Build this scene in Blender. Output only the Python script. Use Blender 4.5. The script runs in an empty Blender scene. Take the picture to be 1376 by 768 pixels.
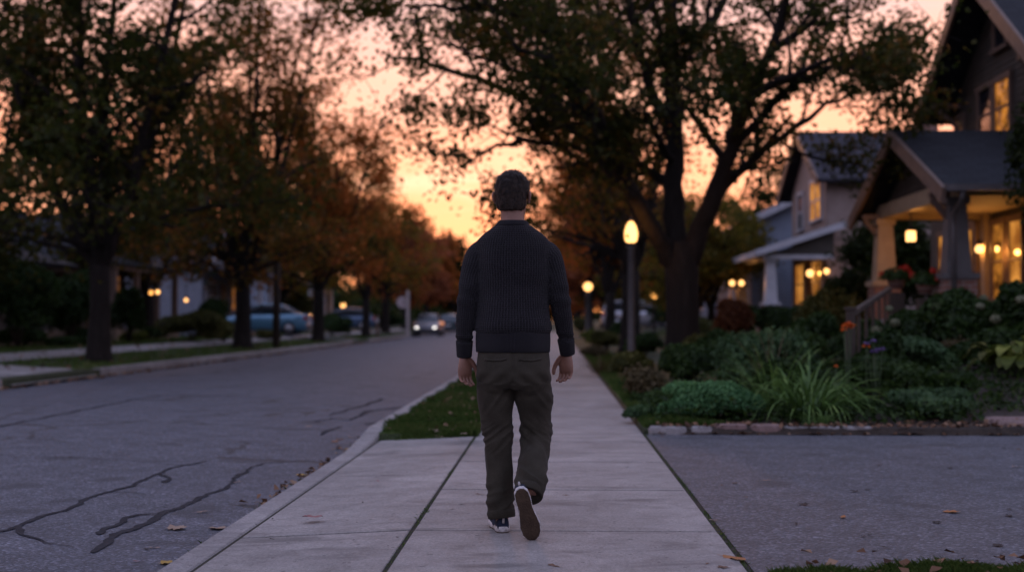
import bpy, bmesh, math, random
import numpy as np
from mathutils import Vector, Matrix, noise as mnoise
PI = math.pi
scene = bpy.context.scene
COL = scene.collection
rs = np.random.RandomState(7)
random.seed(7)

# ------------------------------------------------------------------ camera
FPX, CX, CY = 1720.0, 688.0, 384.0          # focal length in photo pixels
CAMZ = 1.06
YAW, PITCH = math.atan(57 / FPX), math.atan(44 / FPX)
cam_data = bpy.data.cameras.new('camera')
cam = bpy.data.objects.new('camera', cam_data); COL.objects.link(cam)
cam.location = (0, 0, CAMZ)
cam.rotation_euler = (PI / 2 + PITCH, 0, YAW)
cam_data.sensor_width = 36; cam_data.lens = 36 * FPX / 1376
cam_data.clip_end = 6000
cam_data.dof.use_dof = True
cam_data.dof.focus_distance = 6.4
cam_data.dof.aperture_fstop = 1.5
scene.camera = cam
ROT = Matrix.Rotation(YAW, 3, 'Z') @ Matrix.Rotation(PITCH, 3, 'X')

def ray(px, py):
    return ROT @ Vector(((px - CX) / FPX, 1.0, (CY - py) / FPX))
def at(px, py, Y):                      # the point seen at this pixel at street distance Y
    d = ray(px, py); return Vector((0, 0, CAMZ)) + d * (Y / d.y)
def ground_at(px, py, z=0.0):           # the ground point seen at this pixel
    d = ray(px, py); return Vector((0, 0, CAMZ)) + d * ((z - CAMZ) / d.z)

# ------------------------------------------------------------------ objects
def tag(o, label=None, cat=None, group=None, kind=None):
    if label: o['label'] = label
    if cat: o['category'] = cat
    if group: o['group'] = group
    if kind: o['kind'] = kind
    return o
def thing(name, label, cat, loc=(0, 0, 0), rz=0.0, group=None):
    o = bpy.data.objects.new(name, None); COL.objects.link(o)
    o.empty_display_size = 0.2
    o.location = loc; o.rotation_euler = (0, 0, rz)
    return tag(o, label, cat, group)
def root_loc(p):
    while p.parent is not None: p = p.parent
    return Vector(p.location)
def link_mesh(name, me, mat, parent=None):
    o = bpy.data.objects.new(name, me); COL.objects.link(o)
    if mat is not None:
        for m in (mat if isinstance(mat, (list, tuple)) else [mat]): me.materials.append(m)
    if parent is not None: o.parent = parent
    return o
def dup(o, parent=None):
    c = o.copy(); COL.objects.link(c); c.parent = parent
    for ch in list(o.children): dup(ch, c)
    return c

def np_mesh(name, V, F, attrs=None, smooth=False):
    """V (n,3); F (m,k) constant face size k."""
    me = bpy.data.meshes.new(name)
    V = np.ascontiguousarray(V, dtype=np.float32); F = np.ascontiguousarray(F, dtype=np.int32)
    m, k = F.shape
    me.vertices.add(len(V)); me.vertices.foreach_set('co', V.ravel())
    me.loops.add(m * k); me.loops.foreach_set('vertex_index', F.ravel())
    me.polygons.add(m); me.polygons.foreach_set('loop_start', np.arange(0, m * k, k, dtype=np.int32))
    if attrs:
        for an, av in attrs.items():
            a = me.attributes.new(an, 'FLOAT', 'FACE'); a.data.foreach_set('value', np.ascontiguousarray(av, dtype=np.float32))
    me.update(calc_edges=True)
    if smooth: me.polygons.foreach_set('use_smooth', np.ones(m, dtype=bool))
    return me

class MB:
    """collects shapes (given in world or local coordinates) into one mesh"""
    def __init__(s): s.v = []; s.f = []; s.smooth = False
    def add(s, vs, fs):
        b = len(s.v); s.v.extend([tuple(x) for x in vs]); s.f.extend([tuple(i + b for i in f) for f in fs]); return s
    def box(s, x0, x1, y0, y1, z0, z1):
        return s.add([(x0,y0,z0),(x1,y0,z0),(x1,y1,z0),(x0,y1,z0),(x0,y0,z1),(x1,y0,z1),(x1,y1,z1),(x0,y1,z1)],
                     [(3,2,1,0),(4,5,6,7),(0,1,5,4),(1,2,6,5),(2,3,7,6),(3,0,4,7)])
    def bar(s, p, q, w, h, up=(0, 0, 1)):       # box beam from p to q
        p, q = Vector(p), Vector(q); d = (q - p).normalized(); up = Vector(up)
        a = d.cross(up)
        if a.length < 1e-5: a = d.cross(Vector((1, 0, 0)))
        a.normalize(); b = a.cross(d).normalized()
        c = [(-w/2,-h/2),(w/2,-h/2),(w/2,h/2),(-w/2,h/2)]
        vs = [p + a*i + b*j for i, j in c] + [q + a*i + b*j for i, j in c]
        return s.add(vs, [(3,2,1,0),(4,5,6,7),(0,1,5,4),(1,2,6,5),(2,3,7,6),(3,0,4,7)])
    def tube(s, pts, rad, n=8, cap=True):
        pts = [Vector(p) for p in pts]
        if not isinstance(rad, (list, tuple, np.ndarray)): rad = [rad] * len(pts)
        b = len(s.v); prev = None
        for i, p in enumerate(pts):
            d = (pts[min(i+1, len(pts)-1)] - pts[max(i-1, 0)])
            d = d.normalized() if d.length > 1e-9 else Vector((0,0,1))
            if prev is None:
                a = d.cross(Vector((0.31, 0.87, 0.2)));
                if a.length < 1e-3: a = d.cross(Vector((1, 0, 0)))
            else: a = prev - d * prev.dot(d)
            a.normalize(); prev = a; c = d.cross(a)
            for k in range(n):
                t = 2 * PI * k / n
                s.v.append(tuple(p + (a * math.cos(t) + c * math.sin(t)) * rad[i]))
        for i in range(len(pts) - 1):
            for k in range(n):
                k2 = (k + 1) % n
                s.f.append((b+i*n+k, b+i*n+k2, b+(i+1)*n+k2, b+(i+1)*n+k))
        if cap:
            s.f.append(tuple(b + k for k in reversed(range(n))))
            s.f.append(tuple(b + (len(pts)-1)*n + k for k in range(n)))
        return s
    def rings(s, rings, cap=True):              # loft a list of equal-length closed rings
        b = len(s.v); n = len(rings[0])
        for r in rings: s.v.extend([tuple(p) for p in r])
        for i in range(len(rings) - 1):
            for k in range(n):
                k2 = (k + 1) % n
                s.f.append((b+i*n+k, b+i*n+k2, b+(i+1)*n+k2, b+(i+1)*n+k))
        if cap:
            s.f.append(tuple(b + k for k in reversed(range(n))))
            s.f.append(tuple(b + (len(rings)-1)*n + k for k in range(n)))
        return s
    def lathe(s, c, prof, n=16):                # prof: (radius, z)
        c = Vector(c)
        return s.rings([[c + Vector((r*math.cos(2*PI*k/n), r*math.sin(2*PI*k/n), z)) for k in range(n)] for r, z in prof])
    def ball(s, c, rx, ry=None, rz=None, n=14, m=9):
        ry = rx if ry is None else ry; rz = rx if rz is None else rz; c = Vector(c)
        rr = []
        for j in range(m + 1):
            t = -PI/2 + PI * j / m; w = max(math.cos(t), 0.02)
            rr.append([c + Vector((rx*w*math.cos(2*PI*k/n), ry*w*math.sin(2*PI*k/n), rz*math.sin(t))) for k in range(n)])
        return s.rings(rr)
    def prism(s, poly, vec):                    # planar polygon (3D points) extruded along vec
        poly = [Vector(p) for p in poly]; vec = Vector(vec); n = len(poly)
        return s.add(poly + [p + vec for p in poly],
                     [tuple(reversed(range(n))), tuple(range(n, 2*n))] + [(k, (k+1) % n, n + (k+1) % n, n + k) for k in range(n)])
    def mesh(s, name, origin=(0, 0, 0), recalc=True, bevel=0):
        me = bpy.data.meshes.new(name); o = Vector(origin)
        me.from_pydata([Vector(v) - o for v in s.v], [], s.f)
        if recalc or bevel:
            bm = bmesh.new(); bm.from_mesh(me)
            bmesh.ops.recalc_face_normals(bm, faces=bm.faces)
            if bevel:
                ed = [e for e in bm.edges if len(e.link_faces) == 2 and e.calc_face_angle(0) > 0.6]
                bmesh.ops.bevel(bm, geom=ed, offset=bevel, segments=2, affect='EDGES', profile=0.6)
            bm.to_mesh(me); bm.free()
        if s.smooth:
            me.polygons.foreach_set('use_smooth', np.ones(len(me.polygons), dtype=bool))
        me.update()
        return me
    def build(s, name, mat, parent=None, origin=None, bevel=0, recalc=True):
        if origin is None: origin = root_loc(parent) if parent is not None else (0, 0, 0)
        return link_mesh(name, s.mesh(name, origin, recalc, bevel), mat, parent)

# ------------------------------------------------------------------ materials
def nodes(name):
    m = bpy.data.materials.new(name); m.use_nodes = True
    nt = m.node_tree; nt.nodes.clear()
    return m, nt
def N(nt, typ, **kw):
    n = nt.nodes.new(typ)
    for k, v in kw.items():
        if k.startswith('i_'):
            n.inputs[k[2:].replace('_', ' ')].default_value = v
        else: setattr(n, k, v)
    return n
def ramp(nt, fac, stops):
    r = N(nt, 'ShaderNodeValToRGB'); e = r.color_ramp.elements
    while len(e) < len(stops): e.new(0.5)
    for el, (p, c) in zip(e, stops): el.position = p; el.color = (*c, 1) if len(c) == 3 else c
    nt.links.new(fac, r.inputs['Fac']); return r.outputs['Color']
def noise_tex(nt, scale, detail=4, rough=0.6, vec=None, dist=0.0):
    n = N(nt, 'ShaderNodeTexNoise'); n.inputs['Scale'].default_value = scale
    n.inputs['Detail'].default_value = detail; n.inputs['Roughness'].default_value = rough; n.inputs['Distortion'].default_value = dist
    if vec is not None: nt.links.new(vec, n.inputs['Vector'])
    return n.outputs['Fac']
def coords(nt, scale=None, geo=False):
    if geo: out = N(nt, 'ShaderNodeNewGeometry').outputs['Position']
    else: out = N(nt, 'ShaderNodeTexCoord').outputs['Object']
    if scale is not None:
        mp = N(nt, 'ShaderNodeMapping'); mp.inputs['Scale'].default_value = scale
        nt.links.new(out, mp.inputs['Vector']); out = mp.outputs['Vector']
    return out
def math_n(nt, op, a, b=None):
    n = N(nt, 'ShaderNodeMath', operation=op)
    for i, x in enumerate((a, b)):
        if x is None: continue
        if isinstance(x, (int, float)): n.inputs[i].default_value = x
        else: nt.links.new(x, n.inputs[i])
    return n.outputs[0]
def mix_rgb(nt, fac, a, b, mode='MIX'):
    n = N(nt, 'ShaderNodeMix', data_type='RGBA', blend_type=mode)
    for i, x in ((0, fac), (6, a), (7, b)):
        if isinstance(x, (int, float)): n.inputs[i].default_value = x
        elif isinstance(x, tuple): n.inputs[i].default_value = (*x, 1)
        else: nt.links.new(x, n.inputs[i])
    return n.outputs[2]
def finish(m, nt, color, rough=0.7, bump=None, bump_str=0.3, bump_dist=0.01, spec=0.5, metal=0.0, sheen=0.0):
    p = N(nt, 'ShaderNodeBsdfPrincipled'); o = N(nt, 'ShaderNodeOutputMaterial')
    if isinstance(color, tuple): p.inputs['Base Color'].default_value = (*color, 1)
    else: nt.links.new(color, p.inputs['Base Color'])
    if isinstance(rough, (int, float)): p.inputs['Roughness'].default_value = rough
    else: nt.links.new(rough, p.inputs['Roughness'])
    p.inputs['Specular IOR Level'].default_value = spec; p.inputs['Metallic'].default_value = metal
    if sheen: p.inputs['Sheen Weight'].default_value = sheen; p.inputs['Sheen Roughness'].default_value = 0.4
    if bump is not None:
        b = N(nt, 'ShaderNodeBump'); b.inputs['Strength'].default_value = bump_str; b.inputs['Distance'].default_value = bump_dist
        nt.links.new(bump, b.inputs['Height']); nt.links.new(b.outputs['Normal'], p.inputs['Normal'])
    nt.links.new(p.outputs[0], o.inputs[0])
    return m
def surf(name, c1, c2=None, scale=6.0, rough=0.7, bump=0.2, bscale=None, bdist=0.01, spec=0.4, metal=0.0, stretch=None, detail=4):
    m, nt = nodes(name); v = coords(nt, stretch)
    c2 = c2 or tuple(min(1, x * 1.5) for x in c1)
    f = noise_tex(nt, scale, detail, 0.6, v)
    col = ramp(nt, f, [(0.3, c1), (0.7, c2)])
    bf = noise_tex(nt, bscale or scale * 4, 4, 0.6, v) if bump else None
    return finish(m, nt, col, rough, bf, bump, bdist, spec, metal)
def leaf_mat(name, stops, trans=0.4, gloss=0.01):
    """leaves: colour by a per-leaf tint attribute, partly translucent"""
    m, nt = nodes(name)
    a = N(nt, 'ShaderNodeAttribute', attribute_name='tint')
    col = ramp(nt, a.outputs['Fac'], stops)
    d = N(nt, 'ShaderNodeBsdfDiffuse'); t = N(nt, 'ShaderNodeBsdfTranslucent'); g = N(nt, 'ShaderNodeBsdfGlossy')
    g.inputs['Roughness'].default_value = 0.45
    nt.links.new(col, d.inputs[0]); nt.links.new(col, t.inputs[0])
    mx = N(nt, 'ShaderNodeMixShader'); mx.inputs[0].default_value = trans
    nt.links.new(d.outputs[0], mx.inputs[1]); nt.links.new(t.outputs[0], mx.inputs[2])
    m2 = N(nt, 'ShaderNodeMixShader'); m2.inputs[0].default_value = gloss
    nt.links.new(mx.outputs[0], m2.inputs[1]); nt.links.new(g.outputs[0], m2.inputs[2])
    o = N(nt, 'ShaderNodeOutputMaterial'); nt.links.new(m2.outputs[0], o.inputs[0])
    return m
def glow_mat(name, color, strength, clear=0.5):
    """frosted lamp glass: glows and lets the bulb's light through"""
    m, nt = nodes(name)
    e = N(nt, 'ShaderNodeEmission'); e.inputs[0].default_value = (*color, 1); e.inputs[1].default_value = strength
    t = N(nt, 'ShaderNodeBsdfTransparent'); mx = N(nt, 'ShaderNodeMixShader'); mx.inputs[0].default_value = 1 - clear
    nt.links.new(t.outputs[0], mx.inputs[1]); nt.links.new(e.outputs[0], mx.inputs[2])
    o = N(nt, 'ShaderNodeOutputMaterial'); nt.links.new(mx.outputs[0], o.inputs[0])
    return m
def lit_window_mat(name, c1, c2, strength, scale=2.2):
    """a lit room behind the pane: curtain, lamp and furniture as uneven warm patches"""
    m, nt = nodes(name); v = coords(nt)
    f = noise_tex(nt, scale, 2, 0.5, v)
    col = ramp(nt, f, [(0.38, c1), (0.62, c2)])
    e = N(nt, 'ShaderNodeEmission'); e.inputs[1].default_value = strength; nt.links.new(col, e.inputs[0])
    g = N(nt, 'ShaderNodeBsdfGlossy'); g.inputs['Roughness'].default_value = 0.05
    mx = N(nt, 'ShaderNodeMixShader'); mx.inputs[0].default_value = 0.12
    nt.links.new(e.outputs[0], mx.inputs[1]); nt.links.new(g.outputs[0], mx.inputs[2])
    o = N(nt, 'ShaderNodeOutputMaterial'); nt.links.new(mx.outputs[0], o.inputs[0])
    return m

# ------------------------------------------------------------------ foliage
def unit(a): return a / np.maximum(np.linalg.norm(a, axis=-1, keepdims=True), 1e-9)
def leaf_arrays(P, Nn, size, rng, width=0.7, fold=0.16, along=None, droop=0.0):
    n = len(P)
    t = rng.normal(size=(n, 3)) if along is None else along + rng.normal(size=(n, 3)) * 0.35
    t = unit(t - Nn * np.sum(t * Nn, axis=1, keepdims=True))
    b = np.cross(Nn, t); s = np.asarray(size).reshape(-1, 1)
    base = P - t * s * 0.5; tip = P + t * s * 0.5; tip[:, 2] -= droop * s[:, 0]
    mid = P - t * s * 0.05
    l = mid + b * s * width * 0.5 + Nn * s * fold; r = mid - b * s * width * 0.5 + Nn * s * fold
    V = np.stack([base, l, tip, r], axis=1).reshape(-1, 3)
    i = np.arange(n)[:, None] * 4
    F = np.concatenate([i + np.array([[0, 2, 1]]), i + np.array([[0, 3, 2]])], axis=1).reshape(-1, 3)
    return V, F
def leaves_mesh(name, P, Nn, size, tint, rng, origin=(0, 0, 0), **kw):
    V, F = leaf_arrays(P - np.array(origin), Nn, size, rng, **kw)
    return np_mesh(name, V, F, {'tint': np.repeat(tint, 2)})

class Tree:
    def __init__(s, seed, env_c, env_r, lens=(0, 3.6, 1.9, 1.0), maxlev=3, nch=(0, 6, 5, 0), wob=(0.1, 0.13, 0.18, 0.25)):
        s.rng = np.random.RandomState(seed); s.mb = MB(); s.mb.smooth = True
        s.anch = []; s.anch_id = []; s.c = np.array(env_c, float); s.r = np.array(env_r, float)
        s.lens = lens; s.maxlev = maxlev; s.nch = nch; s.wob = wob; s.cid = 0
    def inside(s, p): return np.sum(((p - s.c) / s.r) ** 2) < 1.0
    def limb(s, pts, r0, r1, lev=1, n=8, kids=None):
        """an explicit limb; its sub-branches grow by themselves"""
        pts = np.array(pts, float)
        # smooth by subdividing (Catmull-Rom) with a little wobble
        out = []
        for i in range(len(pts) - 1):
            p0, p1, p2, p3 = pts[max(i-1, 0)], pts[i], pts[i+1], pts[min(i+2, len(pts)-1)]
            for k in range(4):
                t = k / 4
                q = 0.5 * (2*p1 + (p2-p0)*t + (2*p0-5*p1+4*p2-p3)*t*t + (3*p1-p0-3*p2+p3)*t**3)
                if i + k: q = q + s.rng.normal(0, 0.03, 3)
                out.append(q)
        out.append(pts[-1]); out = np.array(out)
        rad = np.linspace(r0, r1, len(out)) * (1 + s.rng.normal(0, 0.03, len(out)))
        s.mb.tube(out, list(rad), n)
        L = np.sum(np.linalg.norm(np.diff(out, axis=0), axis=1))
        s.kids(out, rad, lev, kids if kids is not None else max(3, int(L * 1.5)))
        return out
    def kids(s, pts, rad, lev, n, t0=0.25):
        ph = s.rng.uniform(0, 6.28)
        for k in range(n):
            t = t0 + (1 - t0) * (k + s.rng.uniform(0.2, 0.8)) / n
            i = min(int(t * (len(pts) - 1)), len(pts) - 2)
            p = pts[i] + (pts[i+1] - pts[i]) * (t * (len(pts) - 1) - i)
            d = unit(pts[i+1] - pts[i]); ph += 2.4 + s.rng.normal(0, 0.4)
            a = unit(np.cross(d, [0.3, 0.2, 1.0])); b = np.cross(d, a)
            ang = s.rng.uniform(0.55, 1.05)
            dd = unit(d * math.cos(ang) + (a * math.cos(ph) + b * math.sin(ph)) * math.sin(ang))
            s.grow(p, dd, s.lens[min(lev+1, len(s.lens)-1)] * s.rng.uniform(0.65, 1.2) * (1.15 - 0.45 * t), rad[i] * 0.55, lev + 1)
    def grow(s, p, d, L, r, lev):
        n = 5 if lev < s.maxlev else 4
        pts = [p]
        for i in range(n):
            d = unit(d + s.rng.normal(0, s.wob[min(lev, 3)], 3) + np.array([0, 0, 0.09 if lev < 3 else -0.05]))
            p = p + d * L / n
            if not s.inside(p) and lev > 1 and i > 0: break
            pts.append(p)
        if len(pts) < 2: return
        pts = np.array(pts); rad = np.linspace(max(r, 0.008), max(r * 0.4, 0.005), len(pts))
        s.mb.tube(pts, list(rad), 6 if lev < 2 else (4 if lev == 2 else 3), cap=False)
        if lev >= s.maxlev:
            s.cid += 1
            for q in pts[1:]: s.anch.append(q); s.anch_id.append(s.cid)
        else:
            s.kids(pts, rad, lev, s.nch[lev])
            if lev == s.maxlev - 1:
                s.cid += 1; s.anch.append(pts[-1]); s.anch_id.append(s.cid)
    def leaves(s, name, total, size, origin, sigma=0.2, tint_fn=None, width=0.75, keep=None):
        A = np.array(s.anch); ids = np.array(s.anch_id)
        if keep is not None:
            k = keep(A); A, ids = A[k], ids[k]
        ct = s.rng.uniform(0, 1, ids.max() + 1)
        total = int(total * 1.55)
        i = s.rng.randint(0, len(A), total)
        P = A[i] + s.rng.normal(0, 1, (total, 3)) * np.array([sigma, sigma, sigma * 0.75])
        # the foliage hangs in sprays with open gaps between them
        ph = s.rng.uniform(0, 6.28, 6); x, y, z = (P * 1.0).T
        f = np.sin(2.1*x + 1.3*z + ph[0] + np.sin(1.7*y + ph[1])) + np.sin(2.4*z - 1.1*y + ph[2] + 1.2*np.sin(1.3*x + ph[3])) + np.sin(1.9*y + 1.6*x + ph[4] + np.sin(2.9*z + ph[5]))
        k = s.rng.uniform(0, 1, total) < np.clip(0.62 + 0.55 * f, 0.03, 1.0)
        P, i = P[k], i[k]; total = len(P)
        Nn = unit(s.rng.normal(0, 0.75, (total, 3)) + np.array([0, 0, 0.7]))
        t = 0.55 * ct[ids[i]] + 0.45 * s.rng.uniform(0, 1, total)
        if tint_fn is not None: t = np.clip(tint_fn(P, t), 0, 1)
        sz = size * s.rng.uniform(0.65, 1.25, total)
        return leaves_mesh(name, P, Nn, sz, t, s.rng, origin, width=width, droop=0.15)

def shrub_leaves(name, c, r, n, size, seed, lobes=9, width=0.55, upright=0.25, origin=None, squash=0.0, spiky=0.0):
    """leaf cloud over several lobes; c = ground centre, r = (rx, ry, height)"""
    g = np.random.RandomState(seed); c = np.array(c, float)
    rx, ry, h = r
    lc = []; lr = []
    for k in range(lobes):
        a = g.uniform(0, 6.28); q = math.sqrt(g.uniform(0, 1)) * 0.62; z = g.uniform(0.25, 0.72) * (1.08 - 0.55 * q)
        lc.append((rx*q*math.cos(a), ry*q*math.sin(a), h*z)); lr.append(g.uniform(0.3, 0.5))
    lc.append((0, 0, h * 0.45)); lr.append(0.55)
    lc = np.array(lc); lr = np.array(lr)
    k = g.choice(len(lc), n, p=lr**2 / np.sum(lr**2))
    d = unit(g.normal(size=(n, 3))); d[:, 2] = np.where(d[:, 2] < -0.3, -d[:, 2], d[:, 2])
    rad = lr[k] * np.power(g.uniform(0.12, 1, n), 0.4) * (1 + spiky * g.normal(size=n))
    P = lc[k] + d * rad[:, None] * np.array([rx, ry, h * 0.62])
    P[:, 2] = np.abs(P[:, 2]) + 0.01
    Nn = unit(d * 0.7 + g.normal(0, 0.5, (n, 3)) + np.array([0, 0, upright]))
    ct = g.uniform(0, 1, len(lc))
    tint = np.clip(0.4 * ct[k] + 0.6 * g.uniform(0, 1, n), 0, 1)
    o = c if origin is None else np.array(origin)
    return leaves_mesh(name, P + c, Nn, size * g.uniform(0.6, 1.3, n), tint, g, o, width=width, droop=0.2), lc + c
def shrub(name, label, cat, c, r, n, size, mat, seed, group=None, stem_mat=None, **kw):
    t = thing(name, label, cat, c, 0, group)
    me, lc = shrub_leaves('foliage', c, r, n, size, seed, **kw)
    link_mesh('foliage', me, mat, t)
    mb = MB(); mb.smooth = True; c = Vector(c)
    for q in lc: 
        q = Vector(q); mb.tube([c + Vector((0,0,-0.03)), c.lerp(q, 0.5) + Vector((0, 0, 0.08*r[2])), q], [0.014, 0.01, 0.004], 5)
    mb.build('stem', stem_mat or MAT['twig'], t)
    return t
def blades(P, H, W, lean, rng, seg=1):
    """grass blades: single bent triangles, vectorised"""
    n = len(P); a = rng.uniform(0, 6.28, n); w = np.stack([np.cos(a), np.sin(a), np.zeros(n)], 1) * W[:, None] * 0.5
    l = np.stack([np.cos(a + 1.57), np.sin(a + 1.57), np.zeros(n)], 1) * (lean * H * rng.uniform(-1, 1, n))[:, None]
    mid = P + l * 0.35 + np.stack([0*H, 0*H, H * 0.6], 1); tip = P + l + np.stack([0*H, 0*H, H], 1)
    V = np.stack([P - w, P + w, mid + w * 0.7, tip, mid - w * 0.7], 1).reshape(-1, 3)
    F = np.arange(n)[:, None] * 5 + np.arange(5)[None, :]
    return V, F
def smooth01(t): t = np.clip(t, 0, 1); return t * t * (3 - 2 * t)
# ------------------------------------------------------------------ materials of the place
MAT = {}
MAT['twig'] = surf('twig', (0.03, 0.022, 0.016), (0.06, 0.045, 0.032), 12, 0.9)
def bark_mat():
    m, nt = nodes('bark'); v = coords(nt, (1, 1, 0.22))
    f = noise_tex(nt, 9, 6, 0.65, v, 0.6)
    col = ramp(nt, f, [(0.3, (0.012, 0.0095, 0.008)), (0.55, (0.018, 0.0145, 0.012)), (0.75, (0.034, 0.028, 0.024))])
    return finish(m, nt, col, 0.92, f, 0.9, 0.05, 0.2)
MAT['bark'] = bark_mat()

def asphalt(name, c1, c2, crack=True, tint=(1, 1, 1)):
    m, nt = nodes(name); v = coords(nt)
    big = noise_tex(nt, 0.35, 3, 0.5, coords(nt, (1.4, 0.35, 1)))
    mid = noise_tex(nt, 3.5, 4, 0.6, v)
    vo = N(nt, 'ShaderNodeTexVoronoi'); vo.inputs['Scale'].default_value = 70; nt.links.new(v, vo.inputs['Vector'])
    stone = vo.outputs['Color']; sep = N(nt, 'ShaderNodeSeparateColor'); nt.links.new(stone, sep.inputs[0])
    a = ramp(nt, big, [(0.3, c1), (0.7, c2)])
    b = mix_rgb(nt, 0.55, a, ramp(nt, mid, [(0.3, tuple(x*0.62 for x in c1)), (0.7, tuple(x*1.3 for x in c2))]))
    c = mix_rgb(nt, 0.75, b, ramp(nt, sep.outputs[0], [(0.0, (0.35, 0.35, 0.35)), (0.6, (0.85, 0.85, 0.85)), (0.88, (1.6, 1.6, 1.6)), (1.0, (3.0, 3.0, 3.0))]), 'MULTIPLY')
    # worn wheel tracks and oil spots
    sp = noise_tex(nt, 1.7, 2, 0.4, v)
    c = mix_rgb(nt, math_n(nt, 'MULTIPLY', ramp(nt, sp, [(0.62, (0, 0, 0)), (0.70, (1, 1, 1))]), 0.6), c, tuple(x * 0.4 for x in c1))
    c = mix_rgb(nt, 1.0, c, tint, 'MULTIPLY')
    if crack:
        w = N(nt, 'ShaderNodeTexVoronoi', feature='DISTANCE_TO_EDGE'); w.inputs['Scale'].default_value = 0.42
        nv = N(nt, 'ShaderNodeTexNoise'); nv.inputs['Scale'].default_value = 2.5; nt.links.new(v, nv.inputs['Vector'])
        vm = N(nt, 'ShaderNodeVectorMath', operation='MULTIPLY_ADD'); nt.links.new(nv.outputs['Color'], vm.inputs[0]); vm.inputs[1].default_value = (0.5, 0.5, 0); nt.links.new(v, vm.inputs[2])
        nt.links.new(vm.outputs[0], w.inputs['Vector'])
        msk = noise_tex(nt, 0.5, 2, 0.5, v)
        line = math_n(nt, 'MULTIPLY', math_n(nt, 'LESS_THAN', w.outputs['Distance'], 0.011), math_n(nt, 'GREATER_THAN', msk, 0.5))
        c = mix_rgb(nt, math_n(nt, 'MULTIPLY', line, 0.8), c, (0.015, 0.014, 0.014))
    hb = math_n(nt, 'ADD', math_n(nt, 'MULTIPLY', vo.outputs['Distance'], -1.2), mid)
    return finish(m, nt, c, 0.62, hb, 0.75, 0.006, 0.45)
MAT['asphalt'] = asphalt('street_asphalt', (0.056, 0.062, 0.077), (0.082, 0.088, 0.106))
MAT['drive'] = asphalt('driveway_asphalt', (0.047, 0.051, 0.060), (0.076, 0.081, 0.094), crack=False)
MAT['tar'] = surf('tar', (0.020, 0.020, 0.023), (0.042, 0.042, 0.047), 14, 0.85, 0.4, 70, 0.004, 0.12)

def concrete(name, c1, c2, stain=0.5):
    m, nt = nodes(name); v = coords(nt)
    big = noise_tex(nt, 0.8, 5, 0.65, v); fine = noise_tex(nt, 62, 5, 0.85, v); blot = noise_tex(nt, 4, 6, 0.75, v, 0.8)
    col = ramp(nt, big, [(0.3, c1), (0.7, c2)])
    col = mix_rgb(nt, 0.6, col, ramp(nt, blot, [(0.32, (0.55, 0.54, 0.53)), (0.6, (1.12, 1.12, 1.12))]), 'MULTIPLY')
    col = mix_rgb(nt, 0.6, col, ramp(nt, fine, [(0.34, (0.35, 0.35, 0.35)), (0.66, (1.6, 1.6, 1.6))]), 'MULTIPLY')
    st = noise_tex(nt, 1.3, 4, 0.7, coords(nt, (0.45, 1.6, 1)), 1.2)
    col = mix_rgb(nt, math_n(nt, 'MULTIPLY', ramp(nt, st, [(0.54, (0, 0, 0)), (0.70, (1, 1, 1))]), stain), col, tuple(x * 0.45 for x in c1))
    sp = N(nt, 'ShaderNodeTexVoronoi'); sp.inputs['Scale'].default_value = 9; nt.links.new(v, sp.inputs['Vector'])
    col = mix_rgb(nt, math_n(nt, 'MULTIPLY', math_n(nt, 'LESS_THAN', sp.outputs['Distance'], 0.085), 0.6), col, (0.04, 0.035, 0.03))
    return finish(m, nt, col, 0.78, math_n(nt, 'ADD', fine, blot), 0.35, 0.004, 0.35)
MAT['concrete'] = concrete('sidewalk_concrete', (0.205, 0.193, 0.180), (0.325, 0.305, 0.284), 0.75)
MAT['kerb'] = concrete('kerb_concrete', (0.20, 0.19, 0.185), (0.31, 0.295, 0.28))
MAT['soil'] = surf('soil', (0.022, 0.016, 0.011), (0.05, 0.036, 0.025), 14, 0.95, 0.8, 40, 0.02)
MAT['lawn'] = surf('lawn_ground', (0.018, 0.026, 0.009), (0.04, 0.05, 0.018), 5, 0.95, 0.8, 60, 0.03)
MAT['joint'] = surf('joint_dirt', (0.012, 0.014, 0.008), (0.03, 0.028, 0.018), 30, 0.95, 0.8, 90, 0.006)
MAT['grass'] = leaf_mat('grass_blade', [(0, (0.028, 0.058, 0.012)), (0.6, (0.078, 0.14, 0.03)), (0.92, (0.14, 0.18, 0.05)), (1, (0.18, 0.15, 0.07))], 0.3)

# ------------------------------------------------------------------ ground levels
ROADZ = -0.09
def gz(X, Y):
    X = np.asarray(X, float); Y = np.asarray(Y, float)
    right = 0.03 + 0.62 * smooth01((X - 1.3) / 5.5) * smooth01((Y - 12.0) / 3.5)
    left = 0.04 + 0.20 * smooth01((-9.2 - X) / 4.5)
    z = np.where(X > 0.83, right, np.where(X < -9.17, left, -0.32))
    far = smooth01((np.abs(Y) - 330) / 60)
    z = np.where((X > 0.83) & (Y > 5.06) & (Y < 11.92) & (X < 15), -0.06, z)
    return z * (1 - far) - 0.0 * far
def lines(a, b, step, extra=()):
    return sorted(set([round(x, 3) for x in np.arange(a, b + 1e-6, step)]) | set(extra))
GX = [-2500, -900, -400, -200, -110, -70, -50, -40] + lines(-34, -10, 1.0) + [-9.4, -9.172, -9.168, -5, 0, 0.828, 0.832] + lines(1.3, 15, 0.55, (14.99, 15.01)) + [18, 24, 32, 45, 70, 110, 200, 400, 900, 2500]
GX = sorted(set(GX))
GY = [-60, -30, -12, 0, 4, 5.055, 5.065, 8, 11.915, 11.925] + lines(12.2, 17, 0.6) + lines(18, 130, 4) + [140, 160, 190, 230, 280, 330, 400, 600, 1000, 2000, 4500]
GY = sorted(set(GY))
xx, yy = np.meshgrid(GX, GY)
V = np.stack([xx, yy, gz(xx, yy)], -1).reshape(-1, 3)
nx = len(GX); F = []
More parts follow.
